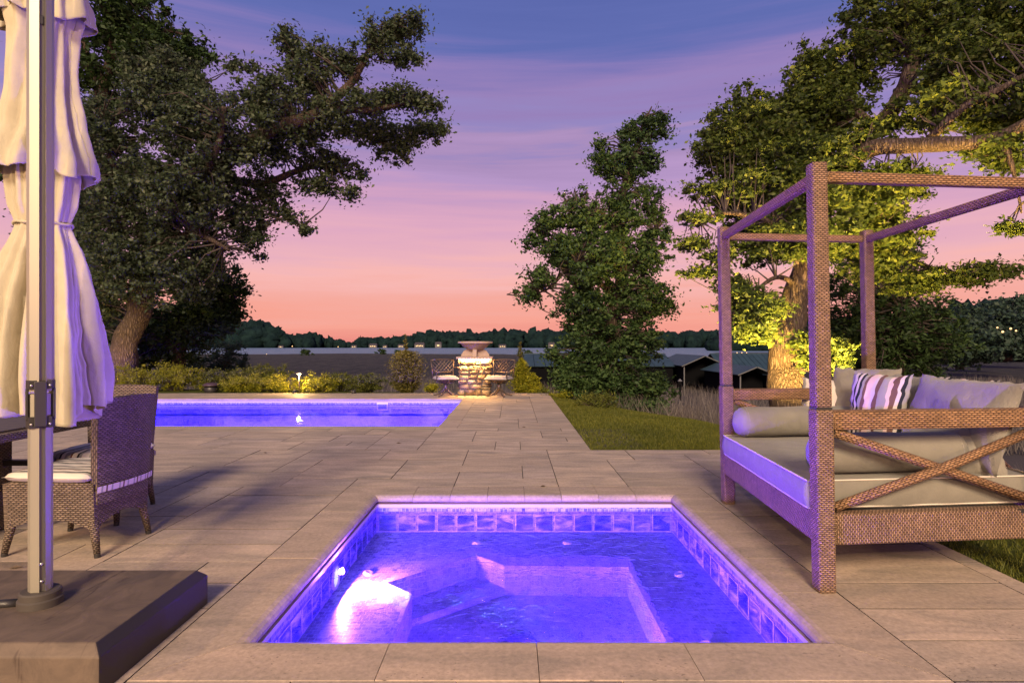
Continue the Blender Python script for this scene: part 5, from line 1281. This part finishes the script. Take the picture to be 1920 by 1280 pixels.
mO = Q(SL / 2, LL / 2, .388); mt = empty('mattress', mO, 0, 'grey box mattress with pale piping on the wicker daybed', 'mattress')
_o, per, side = rounded_slab(-.045, SL - .005, .062, LL - .062, .388, .525, mO, 'cover', M['cushion'], mt)
for z in (.392, .527):
    b = MB(); pts = [Q(*side(a, c), z + .003) - mO for a, c in per]; b.tube(pts + [pts[0]], .0045, 6, False); b.build('piping', M['piping'], mt, True)
def bolster(u0, u1, v, z, r, label):
    O = Q((u0 + u1) / 2, v, z); root = empty('bolster', O, 0, label, 'bolster cushion', 'grey bolsters on the daybed'); n = 40; m_ = 34; sd = random.random() * 30
    def fn(a, c):
        th = a * 2 * math.pi; t_ = c; pr_ = min(1, (min(t_, 1 - t_) / .09)); rad = r * (math.sqrt(max(0, 1 - (1 - pr_) ** 2)) * .96 + .04)
        if pr_ <= 0: rad = 0
        wr = 1 + .045 * mnoise.noise(Vector((math.cos(th) * 1.5, math.sin(th) * 1.5, t_ * 5 + sd))) + .02 * math.sin(t_ * 60 + 2 * math.sin(th * 2)) * max(0, 1 - pr_ * .8)
        sag = 1.0 if math.sin(th) > -.4 else .95
        p = Q(u0 + (u1 - u0) * t_, v, z) - O
        return (p + Vector((0, math.cos(th) * rad * wr * 1.06, math.sin(th) * rad * wr * sag))), (a, t_)
    grid_mesh('cover', n, m_, fn, M['cushion'], root)
    for t_ in (.085, .915):
        b = MB(); pc = Q(u0 + (u1 - u0) * t_, v, z) - O; pts = [pc + Vector((0, math.cos(k / 24 * 6.283) * r * 1.035, math.sin(k / 24 * 6.283) * r * .985)) for k in range(25)]
        b.tube(pts, .003, 5, False); b.build('seam', M['cushion2'], root, True)
bolster(.02, .86, .20, .535 + .105, .107, 'grey bolster cushion at the near end of the daybed mattress')
bolster(-.01, .98, LL - .19, .535 + .11, .112, 'grey bolster cushion at the far end of the daybed mattress')
def pillow(u, v, zbot, w, h, th, yaw, tilt, m, label, nm='pillow', stripes=False, roll=0.0):
    """yaw: heading of the front normal; tilt: leaning back in degrees"""
    O = Q(u, v, zbot); root = empty(nm, O, 0, label, 'pillow', 'pillows on the daybed'); nrm_yaw = math.radians(yaw); sd = random.random() * 40
    Rm = Matrix.Rotation(nrm_yaw, 4, 'Z') @ Matrix.Rotation(math.radians(-tilt), 4, 'X') @ Matrix.Rotation(math.radians(roll), 4, 'Y')   # local: x width, z height, -y front
    def shape(sgn):
        def fn(a, c):
            x, z = 2 * a - 1, 2 * c - 1; sh = .05
            px_ = x * (1 - sh * (1 - z * z)) ; pz = z * (1 - sh * (1 - x * x))
            k = max(0, (1 - abs(x) ** 2.6)) ** .55 * max(0, (1 - abs(z) ** 2.6)) ** .55
            wr = mnoise.noise(Vector((x * 2.2, z * 2.2, sd + sgn))) * .16 + .07 * mnoise.noise(Vector((x * 7, z * 7, sd + sgn)))
            rag = .018 * mnoise.noise(Vector((x * 5, z * 5, sd + 7)))
            p = Rm @ Vector((px_ * w / 2 + rag, sgn * th / 2 * k * (1 + wr) , pz * h / 2 + h / 2 + rag)); return p, (a, c)
        return fn
    for sgn, nme in ((-1, 'front_cover'), (1, 'back_cover')): grid_mesh(nme, 30, 30, shape(sgn), m, root)
FACE = -90  # front normal towards -u (the hot tub)
pillow(1.03, 1.06, .54, .62, .48, .15, FACE + 2, 13, M['cushion2'], 'plain grey pillow leaning behind the striped one, top edge only')
pillow(1.07, .55, .54, .50, .48, .13, FACE, 8, M['stripe'], 'striped pillow peeking out behind the largest plain pillow')
pillow(.93, 1.50 - .12, .54, .46, .52, .15, FACE + 38, 14, M['cushion2'], 'plain grey pillow in the far corner of the daybed')
pillow(.80, 1.52, .54, .46, .44, .12, FACE + 62, 20, M['stripe'], 'striped pillow mostly hidden in the far corner of the daybed')
pillow(.86, 1.08, .54, .46, .48, .15, FACE + 16, 9, M['stripe'], 'boldly striped pillow standing in the middle of the daybed')
pillow(.92, .45, .54, .88, .50, .19, FACE - 4, 16, M['cushion2'], 'largest plain grey pillow leaning on the daybed back')
pillow(.80, .17, .525, .50, .34, .17, FACE + 80, 34, M['cushion2'], 'plain grey pillow slumped against the near end of the daybed', roll=8)

# ------------------------------------------------------------------ dining chairs and table
def wicker_chair(label):
    r = empty('dining_chair', (0, 0, 0), 0, label, 'chair', 'wicker dining chairs at the table')
    # local: +y towards the front, back panel at y<0
    def back_pt(u, v, s_):
        z = .30 + .60 * v; lean = -.02 - .03 * (max(0, z - .35) / .54) ** 1.15; hw = .215 + .035 * v
        bow = .03 * (1 - (2 * u - 1) ** 2); top = .012 * (1 - (2 * u - 1) ** 2) * v
        return ((2 * u - 1) * hw, lean - bow + s_ * .02, z + top)
    V_ = []; n, m_ = 14, 12
    b = MB()
    for s_ in (-1, 1):
        vs = [back_pt(i / n, j / m_, s_) for j in range(m_ + 1) for i in range(n + 1)]; fs = []; uvs = []
        for j in range(m_):
            for i in range(n):
                f = (j * (n + 1) + i, j * (n + 1) + i + 1, (j + 1) * (n + 1) + i + 1, (j + 1) * (n + 1) + i)
                if s_ < 0: f = f
                else: f = f[::-1]
                fs.append(f); uvs.append([(vs[k][0], vs[k][2]) for k in f])
        b.add(vs, fs, uvs)
    rimi = [(i, 0) for i in range(n)] + [(n, j) for j in range(m_)] + [(n - i, m_) for i in range(n)] + [(0, m_ - j) for j in range(m_)]
    for k in range(len(rimi)):
        (i0, j0), (i1, j1) = rimi[k], rimi[(k + 1) % len(rimi)]
        a0, a1 = back_pt(i0 / n, j0 / m_, -1), back_pt(i1 / n, j1 / m_, -1); c0, c1 = back_pt(i0 / n, j0 / m_, 1), back_pt(i1 / n, j1 / m_, 1)
        b.add([a0, a1, c1, c0], [(0, 1, 2, 3)], [[(k * .04, 0), (k * .04 + .04, 0), (k * .04 + .04, .04), (k * .04, .04)]])
    b.build('backrest', M['rattan_dark'], r)
    # skirt: four panels with arched lower edge
    def skirt(p0, p1, name):
        p0 = Vector(p0); p1 = Vector(p1); n = 12; b = MB(); vs = []; uvs = []
        for i in range(n + 1):
            t_ = i / n; arch = .065 * max(0, math.sin(math.pi * t_)); bot = p0.lerp(p1, t_) ; mid = (p0 + p1) / 2
            topp = bot * 1.0; topp = Vector((bot.x * 1.05, bot.y * 1.0, .42)); low = Vector((bot.x, bot.y, .15 + arch)); vs += [low, topp]
        L_ = (p1 - p0).length
        fs = [(2 * i, 2 * i + 2, 2 * i + 3, 2 * i + 1) for i in range(n)]
        uvs = [[(L_ * i / n, vs[2 * i].z), (L_ * (i + 1) / n, vs[2 * i + 2].z), (L_ * (i + 1) / n, .42), (L_ * i / n, .42)] for i in range(n)]
        b.add(vs, fs, uvs); o = b.build(name, M['rattan_dark'], r); m2 = o.modifiers.new('t', 'SOLIDIFY'); m2.thickness = .02
    c = [(-.225, -.03, 0), (.225, -.03, 0), (.245, .50, 0), (-.245, .50, 0)]
    for k in range(4): skirt(c[k], c[(k + 1) % 4], 'apron')
    b = MB(); b.box((0, .235, .415), (.47, .50, .02)); b.build('seat_deck', M['rattan_dark'], r)
    for (x, y, sx, sy) in ((-.215, -.02, -1, -1), (.215, -.02, 1, -1), (.235, .485, 1, 1), (-.235, .485, -1, 1)):
        b = MB(); b.tube([(x * .95, y - sy * .02, .26), (x * .97, y - sy * .005, .15), (x + sx * .004, y + sy * .02, .02)], [.024, .024, .017], 12); b.build('leg', M['rattan_dark'], r, True)
        b = MB(); b.tube([(x + sx * .004, y + sy * .02, .022), (x + sx * .004, y + sy * .022, 0)], .017, 12); b.build('foot', M['black_plastic'], r)
    def cf(sg):
        def fn(a, c2):
            x, y = 2 * a - 1, 2 * c2 - 1; k = max(0, 1 - abs(x) ** 7) ** .4 * max(0, 1 - abs(y) ** 7) ** .4
            return ((x * .255, .25 + y * .262, .455 + sg * .035 * k + (.006 if sg > 0 else 0) * mnoise.noise(Vector((x * 3, y * 3, 0)))), (a, c2 * .5))
        return fn
    o = grid_mesh('seat_cushion', 22, 22, cf(1), M['stripe_seat'], r); grid_mesh('cushion_underside', 22, 22, cf(-1), M['piping'], r)
    b = MB()
    for i in range(24):
        t0, t1 = i / 24, (i + 1) / 24; x0_, x1_ = -.235 + .47 * t0, -.235 + .47 * t1; f = lambda x: -.052 - .03 * (1 - (x / .235) ** 2)
        b.add([(x0_, f(x0_), .37), (x1_, f(x1_), .37), (x1_, f(x1_) - .004, .405), (x0_, f(x0_) - .004, .405)], [(0, 1, 2, 3)], [[(t0, 0), (t1, 0), (t1, 1), (t0, 1)]])
    b.build('cushion_tie', striped('tie_stripe', [(0, W1), (.2, G1), (.3, W1), (.45, Bn), (.55, W1), (.75, G1), (.85, W1)], 'X', 4), r)
    return r
ch1 = wicker_chair('wicker dining chair with striped seat, its back to the pool, nearest the umbrella base')
ch1.location = (-2.40, 3.69, 0); ch1.rotation_euler = (0, 0, math.radians(90 - 4))
ch2 = copy_tree(ch1); ch2.location = (-2.955, 4.56, 0); ch2.rotation_euler = (0, 0, math.radians(180 + 6))
ch2['label'] = 'wicker dining chair behind the table, its back towards the pool edge'
tb = empty('dining_table', (-3.6, 3.75, 0), 0, 'dark wicker dining table at the left edge behind the umbrella', 'table')
b = MB(); b.box((0, 0, .69), (1.5, .98, .05)); b.build('top_frame', M['rattan_dark'], tb, bevel=.01)
b = MB()
for k in range(9): b.box((0, -.43 + .1075 * k, .722), (1.40, .10, .012))
for k in range(9):
    b = MB(); b.box((0, -.43 + .1075 * k, .721), (1.40, .10, .012)); b.build('slat', mat('dark_table_slat', (.06, .05, .045), .6) if k == 0 else bpy.data.materials['dark_table_slat'], tb)
b = MB(); b.box((-.12, 0, .335), (.75, .62, .66)); b.build('pedestal', M['rattan_dark'], tb, bevel=.01)
for s_ in (-1, 1):
    b = MB(); b.beam((.42, s_ * .25, .66), (.56, s_ * .25, .44), .05, .035); b.beam((.26, s_ * .25, .44), (.56, s_ * .25, .44), .05, .035); b.build('brace', M['black_plastic'], tb)

# a few leaves fallen on the paving
lm_ = mat('dry_fallen_leaf', (.10, .07, .045), .9)
for k, (x, y, lab) in enumerate([(748, 831, 'dry curled leaf on the paving between the pool and the hot tub'), (998, 753, 'dry leaf on the far end of the walkway'), (982, 801, 'dry leaf on a joint in the middle of the walkway'), (1018, 912, 'dry leaf just behind the hot tub coping'), (497, 789 + 60, 'dry leaf on the paving in front of the pool'), (30, 1065, 'dry leaf beside the umbrella base')]):
    p = ground_px(x, y); b = MB(); sc_ = .035
    b.add([(-1 * sc_, 0, .004), (-.2 * sc_, -.45 * sc_, .010), (1 * sc_, 0, .006), (-.2 * sc_, .45 * sc_, .012), (0, 0, .003)], [(0, 1, 4), (1, 2, 4), (2, 3, 4), (3, 0, 4)])
    o = b.build('fallen_leaf', lm_); o.location = p; o.rotation_euler = (0, 0, k * 1.3); tag(o, lab, 'leaf', 'leaves fallen on the paving')
